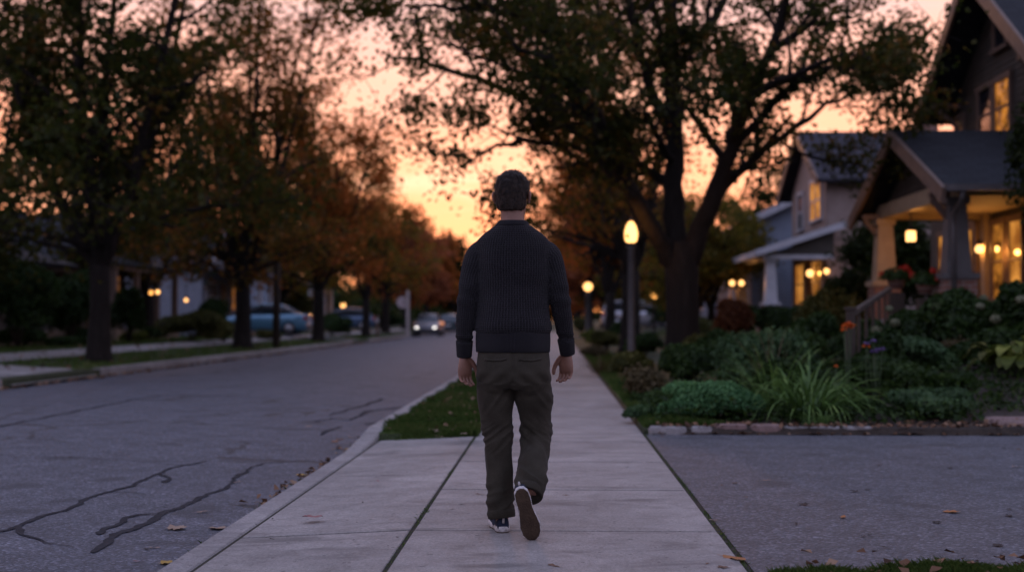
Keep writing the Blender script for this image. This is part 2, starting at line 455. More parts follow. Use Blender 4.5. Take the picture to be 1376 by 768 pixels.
for j in range(len(GY) - 1):
    for i in range(nx - 1): F.append((j*nx+i, j*nx+i+1, (j+1)*nx+i+1, (j+1)*nx+i))
tag(link_mesh('ground', np_mesh('ground', V, np.array(F), smooth=False), MAT['lawn']), kind='structure')

def sheet(name, x0, x1, y0, y1, zf, mat, dx=1.0, dy=2.0, thick=0.0):
    xs = np.linspace(x0, x1, max(2, int((x1-x0)/dx) + 1)); ys = np.linspace(y0, y1, max(2, int((y1-y0)/dy) + 1))
    a, b = np.meshgrid(xs, ys); z = zf(a, b) * np.ones_like(a)
    V = np.stack([a, b, z], -1).reshape(-1, 3); n = len(xs)
    F = [(j*n+i, j*n+i+1, (j+1)*n+i+1, (j+1)*n+i) for j in range(len(ys)-1) for i in range(n-1)]
    return tag(link_mesh(name, np_mesh(name, V, np.array(F)), mat), kind='structure')
def road_z(X, Y):                       # gently crowned
    return ROADZ - 0.03 + 0.07 * (1 - ((X + 5.45) / 3.75) ** 2)
sheet('road', -9.18, -1.70, -30, 330, lambda X, Y: road_z(X, Y), MAT['asphalt'], 0.5, 6)

# kerbs: right one (dropped along the apron), left one (open at the driveway apron)
def kerb(name, x0, x1, pts):            # pts: (y, top z)
    mb = MB()
    rr = [[(x0, y, -0.3), (x1, y, -0.3), (x1, y, z), (x0 + 0.02, y, z), (x0, y, z - 0.02)] if x0 < -5 and False else
          [(x0, y, -0.3), (x1, y, -0.3), (x1, y, z - 0.015), (x1 - 0.015, y, z), (x0 + 0.02, y, z), (x0, y, z - 0.02)] for y, z in pts]
    mb.rings(rr); return tag(mb.build(name, MAT['kerb']), kind='structure')
kerb('kerb', -1.76, -1.60, [(-6, -0.045), (10.6, -0.045), (11.4, 0.0), (12.0, 0.045), (60, 0.05), (68, 0.05), (68.8, -0.03), (72.5, -0.03), (73.3, 0.05), (300, 0.05)])
kerb('kerb', -9.33, -9.17, [(-6, 0.06), (21.0, 0.06)])
kerb('kerb', -9.33, -9.17, [(25.6, 0.06), (57.5, 0.06), (58.5, -0.06), (62.5, -0.06), (63.5, 0.06), (300, 0.06)])

# sidewalk and apron slabs with open joints over a dirt bed
def slabs(name, x0, x1, y0, n, step, zf, seed, gap=0.026):
    g = np.random.RandomState(seed); mb = MB()
    for k in range(n):
        a, b = y0 + k*step + gap/2, y0 + (k+1)*step - gap/2
        h = g.uniform(-0.0012, 0.0012)
        A, B = zf(x0) + h, zf(x1) + h
        e = 0.004
        mb.rings([[(x0, a, -0.2), (x1, a, -0.2), (x1, b, -0.2), (x0, b, -0.2)], [(x0, a, A-e), (x1, a, B-e), (x1, b, B-e), (x0, b, A-e)],
                  [(x0+e, a+e, A), (x1-e, a+e, B), (x1-e, b-e, B), (x0+e, b-e, A)]])
    return tag(mb.build(name, MAT['concrete']), kind='structure')
JY = 1823 / (711 - 428) - 3 * 1.55
slabs('sidewalk', -0.705, 0.81, JY - 3 * 1.55, 70, 1.55, lambda x: 0.0, 3)
slabs('driveway_apron', -1.582, -0.728, JY - 3 * 1.55, 6, 1.55, lambda x: -0.045 + 0.045 * min(1, (x + 1.592) / 0.85), 5)
slabs('driveway_apron', -1.582, -0.728, JY + 3 * 1.55, 1, 11.62 - JY - 3 * 1.55, lambda x: -0.045 + 0.045 * min(1, (x + 1.592) / 0.85), 6)
mb = MB(); mb.prism([(-1.6, -3, -0.2), (-0.745, -3, -0.2), (-0.745, -3, -0.0028), (-1.6, -3, -0.0485)], (0, 14.75, 0)); mb.box(-0.742, -0.698, -3, 11.72, -0.2, -0.006); mb.box(0.80, 0.87, -3, 120, -0.2, -0.008); mb.box(-0.697, 0.799, -3, 110, -0.25, -0.003)
tag(mb.build('joint_dirt', MAT['joint']), kind='structure')
def verge_z(X, Y): return 0.012 - 0.075 * np.clip((11.69 - np.asarray(Y)) / 0.085, 0, 1) * np.clip((-0.72 - np.asarray(X)) / 0.6, 0.15, 1)
sheet('verge', -1.602, -0.70, 11.70, 300, lambda X, Y: 0.012 + 0*X, MAT['lawn'], 0.3, 6)
sheet('verge', -1.602, -0.70, 11.59, 11.70, verge_z, MAT['lawn'], 0.1, 0.02)
sheet('driveway', 0.84, 14.9, 5.07, 11.84, lambda X, Y: -0.004 + 0.0 * X, MAT['drive'], 1, 1)
# the far side: apron, walk, yard drives
def lift(X, Y): return gz(np.minimum(X, -9.2), Y) + 0.025
def apron_z(X, Y): return np.where(X > -9.7, ROADZ + 0.03 + (lift(X, Y) - ROADZ - 0.03) * smooth01((-9.1 - X) / 0.6), lift(X, Y))
sheet('far_apron', -13.4, -9.12, 21.3, 25.3, apron_z, MAT['kerb'], 0.3, 1)
sheet('far_walk', -12.9, -11.5, -5, 21.28, lambda X, Y: lift(X, Y) + 0.004, MAT['kerb'], 0.4, 1.5)
sheet('far_walk', -12.9, -11.5, 25.32, 120, lambda X, Y: lift(X, Y) + 0.004, MAT['kerb'], 0.4, 1.5)
sheet('far_drive', -24, -9.12, 58.6, 62.4, lambda X, Y: apron_z(X, Y) + 0.01, MAT['drive'], 0.3, 1)
sheet('side_drive', 0.86, 13, 69, 72.5, lambda X, Y: gz(np.maximum(X, 0.9), Y) + 0.035, MAT['drive'], 0.4, 1)

# sealed cracks in the street, laid along the road surface
def seam(name, pts, w):
    ps = [ground_at(x, y, ROADZ + 0.02) for x, y in pts]
    # refine
    out = []
    for i in range(len(ps) - 1):
        L = (ps[i+1] - ps[i]).length; n = max(2, int(L / 0.045))
        for k in range(n):
            q = ps[i].lerp(ps[i+1], k / n); out.append(q)
    out.append(ps[-1]); mb = MB(); L = []; R = []
    for i, q in enumerate(out):
        d = (out[min(i+1, len(out)-1)] - out[max(i-1, 0)]).normalized(); a = Vector((-d.y, d.x, 0))
        t = i / (len(out) - 1); ww = 0.48 * (w if not isinstance(w, tuple) else w[0] + (w[1] - w[0]) * t) * (0.75 + 0.5 * mnoise.noise(q * 3.1)) * (1 if 0 < i < len(out)-1 else 0.4)
        j = mnoise.noise(q * 2.3 + Vector((5, 0, 0))) * 0.05 + mnoise.noise(q * 9) * 0.018
        for S, sgn in ((L, 1), (R, -1)):
            p = q + a * (sgn * ww / 2 * (1 + .8 * mnoise.noise(q * 21 + Vector((sgn * 3, 0, 0)))) + j); S.append((p.x, p.y, float(road_z(p.x, p.y)) + 0.005))
    n = len(L); mb.add(L + R, [(i, i+1, n+i+1, n+i) for i in range(n-1)])
    return tag(mb.build(name, MAT['tar'], recalc=False), kind='structure')
c1 = lambda L: [(x / 2.219, 480 + y / 2.219) for x, y in L]
seam('tar_seam', c1([(-60,530),(70,490),(150,462),(240,430),(270,415),(330,395),(400,375),(470,345),(540,318),(615,303)]), (0.10, 0.07))
seam('tar_seam', c1([(66,495),(75,520),(130,540),(230,548)]), (0.11, 0.02))
seam('tar_seam', c1([(330,400),(380,396),(430,398)]), (0.06, 0.02))
seam('tar_seam', c1([(468,345),(495,352),(490,366)]), (0.1, 0.12))
seam('tar_seam', c1([(265,565),(330,522),(420,485),(520,440),(610,400),(670,375),(690,350),(740,325),(790,305),(890,297)]), (0.14, 0.05))
seam('tar_seam', c1([(290,514),(330,492),(370,466),(420,457),(480,454)]), (0.12, 0.07))
seam('tar_seam', c1([(-30,296),(200,301),(400,308),(500,316),(620,314)]), (0.028, 0.03))
seam('tar_seam', c1([(600,318),(690,326),(770,330)]), 0.02)
seam('tar_seam', c1([(-40,222),(0,212),(180,175),(400,130),(480,118),(640,119),(800,123)]), (0.12, 0.14))
seam('tar_seam', c1([(930,188),(1000,176),(1040,180),(1110,152),(1200,140)]), (0.11, 0.2))
seam('tar_seam', c1([(955,224),(990,206),(1020,198)]), (0.16, 0.08))
seam('tar_seam', c1([(985,168),(1040,150),(1090,138),(1140,118)]), (0.12, 0.2))
seam('tar_seam', c1([(1090,190),(1140,182),(1210,140)]), (0.14, 0.12))

# ------------------------------------------------------------------ grass
def grass(name, n, xy, H, W, lean, seed, zf):
    g = np.random.RandomState(seed); X, Y = xy(g, n)
    z = zf(X, Y); P = np.stack([X, Y, z], 1); cl = np.array([mnoise.noise((x * 2.1, y * 2.1, seed + 9.0)) for x, y in zip(X, Y)]); h = H * g.uniform(0.4, 1.2, n) * (1 + 0.7 * np.clip(cl, -.6, .8)); h = np.where(cl < -.42, h * .25, h)
    V, F = blades(P, h, W * g.uniform(0.7, 1.3, n), lean, g)
    patch = np.array([mnoise.noise((x * 1.3, y * 1.3, seed)) for x, y in zip(X, Y)]) * 0.35 + 0.35
    tint = np.clip(patch + g.uniform(0, 0.5, n), 0, 1)
    return tag(link_mesh(name, np_mesh(name, V, F, {'tint': tint}), MAT['grass']), kind='stuff', label=None)
def box_xy(x0, x1, y0, y1, p=1.0):
    return lambda g, n: (g.uniform(x0, x1, n), y0 + (y1 - y0) * g.uniform(0, 1, n) ** p)
grass('verge_grass', 52000, lambda g, n: (np.clip(g.normal(-1.16, .33, n), -1.64, -.69) if False else g.uniform(-1.625, -.69, n), 11.57 + 22*g.uniform(0, 1, n)**1.8 + .03*np.sin(g.uniform(0, 60, n))), 0.058, 0.0065, 1.0, 1, verge_z)
grass('verge_grass', 16000, box_xy(-1.60, -0.72, 34, 110, 1.3), 0.08, 0.016, 0.9, 2, lambda X, Y: 0.02 + 0*X)
mb = MB(); mb.add([(0.875, 3.5, .034), (6, 3.5, .034), (6, 6.3, -.001), (3.2, 5.83, .0), (1.9, 5.5, .0), (0.9, 5.24, -.001)], [(0, 1, 2, 3, 4, 5)]); tag(mb.build('lawn_edge', MAT['soil'], recalc=False), kind='structure')
grass('lawn_grass', 34000, lambda g, n: (lambda x: (x, 5.27 + (x - .9) * .22 + .035*np.sin(x*9) + .03*np.sin(x*23+1) - np.abs(g.normal(0, .3, n))))(g.uniform(.89, 3.6, n)), 0.05, 0.005, 1.1, 3, lambda X, Y: .004 + 0*X)
grass('lawn_grass', 34000, box_xy(0.845, 1.6, 12.2, 40, 1.5), 0.075, 0.011, 0.9, 4, lambda X, Y: gz(X, Y))
grass('lawn_grass', 60000, box_xy(-21, -9.34, 21, 75, 1.5), 0.085, 0.02, 0.9, 5, lambda X, Y: np.where(((Y > 21.2) & (Y < 25.4) & (X > -13.5)) | ((X < -11.45) & (X > -12.95)) | ((Y > 58.5) & (Y < 62.5)), -1.0, gz(X, Y)))
grass('lawn_grass', 5000, box_xy(-16, -9.34, 12, 21), 0.085, 0.02, 0.9, 6, lambda X, Y: np.where((X < -11.45) & (X > -12.95), -1.0, gz(X, Y)))
grass('lawn_grass', 14000, box_xy(4.0, 12, 13, 60, 1.3), 0.09, 0.018, 0.9, 7, lambda X, Y: gz(X, Y))
def joint_xy(g, n):
    Y = g.uniform(4.3, 11.8, n); s = g.uniform(0, 1, n) < 0.55
    return np.where(s, -0.716, 0.828) + g.normal(0, 0.006, n), Y
grass('joint_moss', 1500, joint_xy, 0.014, 0.005, 1.6, 8, lambda X, Y: np.full_like(X, -0.012))
def gutter_xy(g, n):
    Y = 4.5 + 8 * g.uniform(0, 1, n); return -1.765 + np.abs(g.normal(0, 0.02, n)) * -1, Y
grass('gutter_weeds', 500, gutter_xy, 0.04, 0.006, 1.2, 9, lambda X, Y: np.where(np.sin(Y * 5.1) + np.sin(Y * 2.3 + 1) > 0.75, road_z(X, Y), -0.4))

# ------------------------------------------------------------------ sky and sun
world = bpy.data.worlds.new('World'); scene.world = world; world.use_nodes = True
nt = world.node_tree; nt.nodes.clear()
SKY_GAIN = 1.0 / 0.15
SUN_EL, SUN_AZ = math.radians(3.6), math.atan((745 - 585) / FPX)     # a little left of the street, low
sky = N(nt, 'ShaderNodeTexSky', sky_type='NISHITA'); sky.sun_disc = False
sky.sun_elevation = SUN_EL; sky.sun_rotation = -SUN_AZ
sky.air_density = 1.0; sky.dust_density = 0.5; sky.ozone_density = 4; sky.altitude = 0
# the physical sky, under the thin high veil of cloud that the last sun tints pink and orange
gen = N(nt, 'ShaderNodeTexCoord').outputs['Generated']
sx = N(nt, 'ShaderNodeSeparateXYZ'); nt.links.new(gen, sx.inputs[0])
dp = N(nt, 'ShaderNodeVectorMath', operation='DOT_PRODUCT'); nt.links.new(gen, dp.inputs[0])
dp.inputs[1].default_value = (-math.sin(SUN_AZ), math.cos(SUN_AZ), 0.0)
toward = N(nt, 'ShaderNodeMapRange', interpolation_type='SMOOTHSTEP'); toward.inputs[1].default_value = -0.2; toward.inputs[2].default_value = 1.0
nt.links.new(dp.outputs['Value'], toward.inputs[0])
mp = N(nt, 'ShaderNodeMapping'); mp.inputs['Scale'].default_value = (2.2, 2.2, 13); nt.links.new(gen, mp.inputs['Vector'])
cl = noise_tex(nt, 2.0, 4, 0.55, mp.outputs['Vector'])
el = math_n(nt, 'ADD', sx.outputs['Z'], math_n(nt, 'MULTIPLY', math_n(nt, 'SUBTRACT', cl, 0.5), 0.07))
west = ramp(nt, el, [(0.0, (1.5, 0.47, 0.13)), (0.05, (1.55, 0.475, 0.19)), (0.11, (1.35, 0.475, 0.235)), (0.18, (1.0, 0.46, 0.31)), (0.27, (0.60, 0.41, 0.41)), (0.45, (0.36, 0.33, 0.45)), (1.0, (0.32, 0.36, 0.60))])
# pale streaks of thin cloud low in the glow
streak = math_n(nt, 'MULTIPLY', ramp(nt, noise_tex(nt, 3.1, 4, 0.55, mp.outputs['Vector'], 0.4), [(0.5, (0, 0, 0)), (0.66, (1, 1, 1))]), ramp(nt, sx.outputs['Z'], [(0.03, (0.75, 0.75, 0.75)), (0.2, (0.15, 0.15, 0.15))]))
west = mix_rgb(nt, streak, west, (1.15, 0.66, 0.42))
east = ramp(nt, el, [(0.0, (0.27, 0.23, 0.33)), (0.12, (0.42, 0.33, 0.45)), (0.3, (0.40, 0.39, 0.57)), (1.0, (0.315, 0.35, 0.575))])
veil = mix_rgb(nt, toward.outputs[0], east, west)
gain = mix_rgb(nt, 1.0, veil, (SKY_GAIN, SKY_GAIN, SKY_GAIN), 'MULTIPLY')
tot = mix_rgb(nt, 1.0, gain, mix_rgb(nt, 1.0, sky.outputs[0], (0.03, 0.03, 0.03), 'MULTIPLY'), 'ADD')
bg = N(nt, 'ShaderNodeBackground'); bg.inputs[1].default_value = 0.15; nt.links.new(tot, bg.inputs[0])
out = N(nt, 'ShaderNodeOutputWorld'); nt.links.new(bg.outputs[0], out.inputs[0])
sd = bpy.data.lights.new('sun', 'SUN'); sun = bpy.data.objects.new('sun', sd); COL.objects.link(sun)
sd.energy = 1.0; sd.angle = math.radians(3.0); sd.color = (1.0, 0.42, 0.14)
tosun = Vector((-math.sin(SUN_AZ) * math.cos(SUN_EL), math.cos(SUN_AZ) * math.cos(SUN_EL), math.sin(SUN_EL)))
sun.rotation_euler = tosun.to_track_quat('Z', 'Y').to_euler()
sun.location = (-20, 120, 20)
vs = scene.view_settings
vs.view_transform = 'Standard'; vs.look = 'None'; vs.gamma = 1; vs.use_curve_mapping = False; vs.exposure = 0.75
scene.render.engine = 'CYCLES'
cy = scene.cycles
cy.use_denoising = True; cy.max_bounces = 6; cy.diffuse_bounces = 3; cy.transmission_bounces = 3; cy.glossy_bounces = 2; cy.transparent_max_bounces = 12
cy.sample_clamp_indirect = 4; cy.caustics_reflective = False; cy.caustics_refractive = False
# ------------------------------------------------------------------ trees
DARK = [(0.0, (0.0199, 0.0300, 0.0054)), (0.45, (0.0435, 0.0534, 0.0098)), (0.75, (0.0761, 0.0667, 0.0130)), (0.9, (0.1359, 0.0734, 0.0174)), (1.0, (0.2356, 0.0967, 0.0217))]
MAT['leaf_maple'] = leaf_mat('maple_leaf', DARK, 0.58)
MAT['leaf_brown'] = leaf_mat('browning_leaf', [(0, (0.0489, 0.0462, 0.0078)), (0.4, (0.1011, 0.0706, 0.0124)), (0.75, (0.1958, 0.0897, 0.0170)), (1, (0.3588, 0.1224, 0.0222))], 0.6)
MAT['leaf_dark'] = leaf_mat('dark_leaf', [(0, (0.0128, 0.0207, 0.0048)), (0.6, (0.0271, 0.0399, 0.0086)), (1, (0.0519, 0.0599, 0.0134))], 0.35)
MAT['leaf_turning'] = leaf_mat('turning_leaf', [(0, (0.0980, 0.0720, 0.0135)), (0.35, (0.2100, 0.0960, 0.0195)), (0.7, (0.3920, 0.1200, 0.0255)), (1, (0.5320, 0.1680, 0.0375))], 0.6)
MAT['leaf_yellow'] = leaf_mat('yellowing_leaf', [(0, (0.0548, 0.0704, 0.0118)), (0.5, (0.1421, 0.1207, 0.0184)), (1, (0.3063, 0.1811, 0.0263))], 0.6)
MAT['leaf_red'] = leaf_mat('red_leaf', [(0, (0.1625, 0.0688, 0.0281)), (0.5, (0.3125, 0.1063, 0.0469)), (1, (0.4500, 0.1750, 0.0797))], 0.6)

def tree_thing(T, name, label, base, mat, total, size, group=None, **kw):
    t = thing(name, label, 'tree', tuple(base), 0, group)
    T.mb.build('trunk', MAT['bark'], t, recalc=False)
    link_mesh('crown', T.leaves('crown', total, size, tuple(base), **kw), mat, t)
    return t

# --- the big maple on the right, its limbs as in the photograph
def px_pts(L, Y0): return [tuple(at(x, y, Y0 + d)) for x, y, d in L]
Y0 = 26.0
bx = at(917, 500, Y0).x
T = Tree(11, (bx - 0.8, Y0 - 0.6, 7.6), (7.9, 6.6, 5.8), lens=(0, 3.6, 2.3, 1.15), nch=(0, 6, 5, 0))
T.mb.tube([(bx, Y0, -0.1), (bx, Y0, 0.25), (bx + .01, Y0, 0.8), (bx, Y0, 1.5), (bx - .01, Y0, 2.2), (bx, Y0, 2.6)], [0.52, 0.40, 0.345, 0.335, 0.36, 0.30], 14)
fk = (917, 352, 0)
for L, r0, r1 in [
    ([(912, 365, 0), (885, 318, -.3), (850, 262, -.8), (818, 205, -1.2), (790, 140, -1.6), (760, 60, -2.0), (735, -30, -2.4)], 0.20, 0.05),
    ([(905, 345, .1), (868, 300, .6), (830, 240, 1.0), (775, 178, 1.2), (735, 115, 1.6), (690, 60, 1.9), (640, 20, 2.0)], 0.16, 0.035),
    ([(912, 350, 0), (905, 270, .2), (907, 180, .5), (902, 80, .8), (905, -40, 1.2)], 0.25, 0.10),
    ([(925, 352, 0), (950, 290, -.3), (975, 215, -.6), (1000, 150, -.9), (1035, 70, -1.3), (1060, -20, -1.6)], 0.23, 0.06),
    ([(940, 310, 0), (985, 240, .6), (1040, 190, 1.0), (1100, 150, 1.2), (1150, 120, 1.3)], 0.13, 0.03),
    ([(905, 190, .5), (870, 110, .1), (850, 30, -.4), (830, -60, -.9)], 0.13, 0.05),
    ([(985, 190, -.7), (1010, 130, -2.0), (1090, 90, -3.2), (1160, 70, -4.0)], 0.11, 0.03),
    ([(840, 245, -.9), (800, 150, -2.4), (740, 90, -3.8), (690, 60, -4.8)], 0.11, 0.03),
    ([(760, 170, 1.2), (700, 130, .4), (620, 100, -.4), (560, 80, -1.0), (520, 78, -1.2)], 0.09, 0.025),
    ([(905, 100, .8), (960, 20, 1.6), (1010, -70, 2.4)], 0.14, 0.05),
    ([(900, 60, .8), (880, -60, 2.4), (830, -160, 3.8)], 0.14, 0.05),
    ([(985, 200, -.7), (1060, 120, -1.4), (1140, 90, -2.0), (1185, 125, -2.3)], 0.10, 0.02),
    ([(800, 205, 1.1), (730, 190, .2), (670, 195, -.6), (625, 222, -1.2)], 0.08, 0.02),
    ([(760, 60, -2.0), (690, 20, -2.8), (610, 10, -3.2), (550, 15, -3.5)], 0.09, 0.02),
    ([(1035, 70, -1.3), (1095, 30, -1.8), (1135, 30, -2.2)], 0.09, 0.02),
    ]: T.limb(px_pts(L, Y0), r0, r1, 1, 9)
print('maple anchors', len(T.anch))
tree_thing(T, 'maple_tree', 'great spreading dark green maple forking low beside the tall lit lamp post', (bx, Y0, 0), MAT['leaf_maple'], 53000, 0.12, sigma=0.22)

# --- generic street trees
def street_tree(seed, label, X, Y, h, rc, fork, tr, mat, total, size, lean=(0, 0), group=None, nl=6, sigma=0.3, spread=0.5, name='maple_tree', lensk=1.0, dy=None, skirt=3):
    z = float(gz(X, Y)) if (X > 0.83 or X < -9.17) else 0.02
    g = np.random.RandomState(seed)
    cz = fork + 0.15 + (h - fork) * 0.5
    T = Tree(seed, (X + lean[0], Y + lean[1], z + cz), (rc, dy or rc, (h - fork) * 0.56), lens=(0, 3.4*lensk, 2.1*lensk, 1.1*lensk), nch=(0, 5, 4, 0))
    T.mb.tube([(X, Y, z - 0.1), (X, Y, z + 0.15), (X, Y, z + 0.6), (X + .02, Y, z + fork*0.6), (X, Y, z + fork + 0.2)], [tr*1.55, tr*1.2, tr, tr*0.92, tr*0.9], 12)
    ph = g.uniform(0, 6.28)
    for k in range(nl):
        a = ph + k * 2 * PI / nl + g.uniform(-0.3, 0.3)
        hh = (h - fork) * g.uniform(0.75, 0.98); sp = rc * spread * g.uniform(0.7, 1.25)
        if k == 0: sp *= 0.15; hh = (h - fork) * 0.97
        p = [np.array([X, Y, z + fork - 0.05])]
        for q in (0.12, 0.35, 0.65, 1.0):
            p.append(np.array([X + lean[0]*q + math.cos(a) * sp * (q ** 0.8), Y + lean[1]*q + math.sin(a) * sp * (q ** 0.8), z + fork + hh * q]))
        T.limb(p, tr * g.uniform(0.5, 0.68), 0.03, 1, 7)
    # low side limbs fill the skirt of the crown
    for k in range(min(nl, skirt)):
        a = ph + 0.5 + k * 2 * PI / nl; z0 = z + fork + g.uniform(0.1, 1.2)
        p = [np.array([X, Y, z0])] + [np.array([X + lean[0]*q*0.6 + math.cos(a)*rc*0.8*q, Y + lean[1]*q*0.6 + math.sin(a)*rc*0.8*q, z0 + 1.5 * q - 0.5*q*q]) for q in (0.3, 0.65, 1.0)]
        T.limb(p, tr * 0.32, 0.025, 1, 6)
    return tree_thing(T, name, label, (X, Y, z), mat, total, size, group, sigma=sigma)
GL = 'street trees along the far kerb'
street_tree(21, 'very large dark maple with the thickest trunk beside the driveway apron', -10.35, 28.8, 13.5, 6.6, 2.1, 0.25, MAT['leaf_maple'], 30000, 0.172, group=GL, sigma=.36, skirt=5)
street_tree(22, 'broad dark maple with many low limbs in front of the white porch house', -10.3, 42, 12.5, 5.6, 1.9, 0.28, MAT['leaf_brown'], 22000, 0.172, group=GL, sigma=.34, skirt=5, nl=7)
street_tree(23, 'orange and brown turning maple just past the wooden utility pole', -10.2, 55, 10.4, 4.4, 2.2, 0.25, MAT['leaf_turning'], 18000, 0.17, group=GL, sigma=.33)
street_tree(24, 'yellow green maple between the orange tree and the stop sign', -10.2, 69, 9.0, 4.0, 2.0, 0.22, MAT['leaf_yellow'], 10000, 0.18, group=GL, sigma=.4)
street_tree(25, 'rust red maple standing behind the stop sign', -11.4, 86, 8.6, 3.9, 2.2, 0.28, MAT['leaf_turning'], 7500, 0.25, group=GL)
GR = 'street trees along the near sidewalk'
street_tree(31, 'leaning maple with two long limbs behind the tall lamp post', 2.25, 38, 10, 3.7, 2.2, 0.30, MAT['leaf_brown'], 9000, 0.13, lean=(-0.9, 0), group=GR, nl=5)
street_tree(32, 'small orange brown tree beyond the round globe lamp', 2.6, 60, 10, 3.9, 2.0, 0.26, MAT['leaf_turning'], 8000, 0.22, lean=(-0.1, 0), group=GR)
street_tree(33, 'red leaved tree far down the sidewalk', 2.3, 84, 10, 4.6, 2.0, 0.26, MAT['leaf_red'], 10000, 0.27, group=GR)
street_tree(34, 'yellowing bushy tree behind the silver car in the side drive', 5.8, 78, 7.5, 3.6, 1.2, 0.2, MAT['leaf_yellow'], 20000, 0.26, group='yard trees beside the houses')
# yard trees
GY_ = 'yard trees in front of and behind the far houses'
yard = [(41, 'tall dark yard tree behind the gabled bungalow roof', -19, 42, 14, 6.5, 2.4, 'leaf_dark', 3500, .22),
        (42, 'dark evergreen looking yard tree crowding the left bungalow', -17.0, 31.0, 9.5, 4.2, 1.6, 'leaf_dark', 11000, .18),
        (43, 'dark tree filling the gap between bungalow and white house', -16.5, 51.5, 11, 5.2, 1.8, 'leaf_dark', 5000, .2),
        (44, 'olive green tree standing over the parked hatchback', -15.2, 70, 8.5, 4.2, 1.4, 'leaf_yellow', 4000, .24),
        (45, 'dark green tree beside the far yard lamp', -16.5, 92, 11, 5.6, 1.6, 'leaf_dark', 4500, .28),
        (46, 'brown tinted tall tree behind the white porch house', -21, 72, 15, 6.6, 2.4, 'leaf_brown', 3000, .24)]
for sd_, lab, X, Y, h, rc, fk_, mt, n, sz in yard:
    street_tree(sd_, lab, X, Y, h, rc, fk_, 0.24, MAT[mt], n, sz, group=GY_, name='yard_tree')
GH = 'yard trees beside the houses'
street_tree(51, 'green yard tree between the big maple and the blue grey house', 6.2, 51, 4.9, 2.2, 0.8, 0.16, MAT['leaf_yellow'], 12000, 0.2, group=GH, name='yard_tree')
street_tree(52, 'bright green small tree beside the twin bulb lamps', 5.2, 47, 4.6, 1.9, 0.8, 0.12, MAT['leaf_yellow'], 12000, 0.17, group=GH, name='yard_tree')
street_tree(53, 'tall dark tree rising behind the middle house roof', 12.5, 66, 8.2, 3.2, 2.0, 0.24, MAT['leaf_dark'], 11000, 0.26, group=GH, name='yard_tree')
street_tree(54, 'dark narrow tree between the two nearest porches', 9.2, 34.5, 2.9, 1.2, 0.5, 0.12, MAT['leaf_dark'], 9000, 0.15, group=GH, name='yard_tree')
# far trees: copies of three kinds down both sides of the street
protos = [street_tree(61, 'distant rust red tree far down the street', -12.2, 104, 8.2, 4.2, 2.0, 0.26, MAT['leaf_red'], 13000, 0.36, group='distant rust red trees', sigma=0.4),
          street_tree(62, 'distant orange brown tree far down the street', -12.2, 122, 8.6, 4.3, 2.0, 0.26, MAT['leaf_turning'], 12000, 0.4, group='distant orange brown trees', sigma=0.4),
          street_tree(63, 'distant dark green tree far down the street', 4.0, 104, 10.5, 5.0, 1.8, 0.26, MAT['leaf_dark'], 12000, 0.4, group='distant dark green trees', sigma=0.4)]
far = [(2, 9.5, 88), (1, 3.2, 120), (0, 2.8, 140), (2, -11, 142), (0, -11, 162), (1, -10.5, 186), (2, -11, 215), (0, 3.2, 170), (1, 3.4, 205), (1, -19, 165), (2, 10, 98), (2, 11, 125), (1, 11, 160),
       (0, -24, 205), (2, -12, 250), (1, 4, 250), (0, -12, 285), (2, -5, 318), (1, 0, 322), (2, -10, 325), (2, 18, 100), (2, 21, 140), (2, 12, 200), (0, -33, 150)]
for i, (k, X, Y) in enumerate(far):
    o = dup(protos[k]); o.location = (X, Y, 0.05); o.rotation_euler = (0, 0, rs.uniform(0, 6.28)); s_ = rs.uniform(0.88, 1.15) * (0.55 if X > 5 else 0.8 if -17 < X < 0 and Y < 240 and k == 2 else (0.75 if X < -17 else 1)); o.scale = (s_, s_, s_ * rs.uniform(0.9, 1.08))

# the wood that closes the end of the street, too far to tell its trees apart
g = np.random.RandomState(99); n = 30000
P = np.stack([g.uniform(-70, 60, n), 338 + g.normal(0, 5, n), 7.5*np.sqrt(g.uniform(0, 1, n))], 1)
P[:, 2] *= 0.75 + 0.4*np.sin(P[:, 0]*.35 + 1)*np.sin(P[:, 0]*.13)
tag(link_mesh('distant_woodland', leaves_mesh('distant_woodland', P, unit(g.normal(size=(n, 3))), g.uniform(.6, 1.2, n), g.uniform(0, 1, n), g), MAT['leaf_dark']), kind='stuff')
P = np.stack([g.uniform(-75, -14, n), g.uniform(125, 330, n), 5.5*np.sqrt(g.uniform(0, 1, n))], 1)
P[:, 2] *= 0.75 + 0.4*np.sin(P[:, 0]*.35 + 1)*np.sin(P[:, 1]*.13)
tag(link_mesh('distant_woodland', leaves_mesh('distant_woodland', P, unit(g.normal(size=(n, 3))), g.uniform(.6, 1.1, n), g.uniform(0, 1, n), g), MAT['leaf_dark']), kind='stuff')
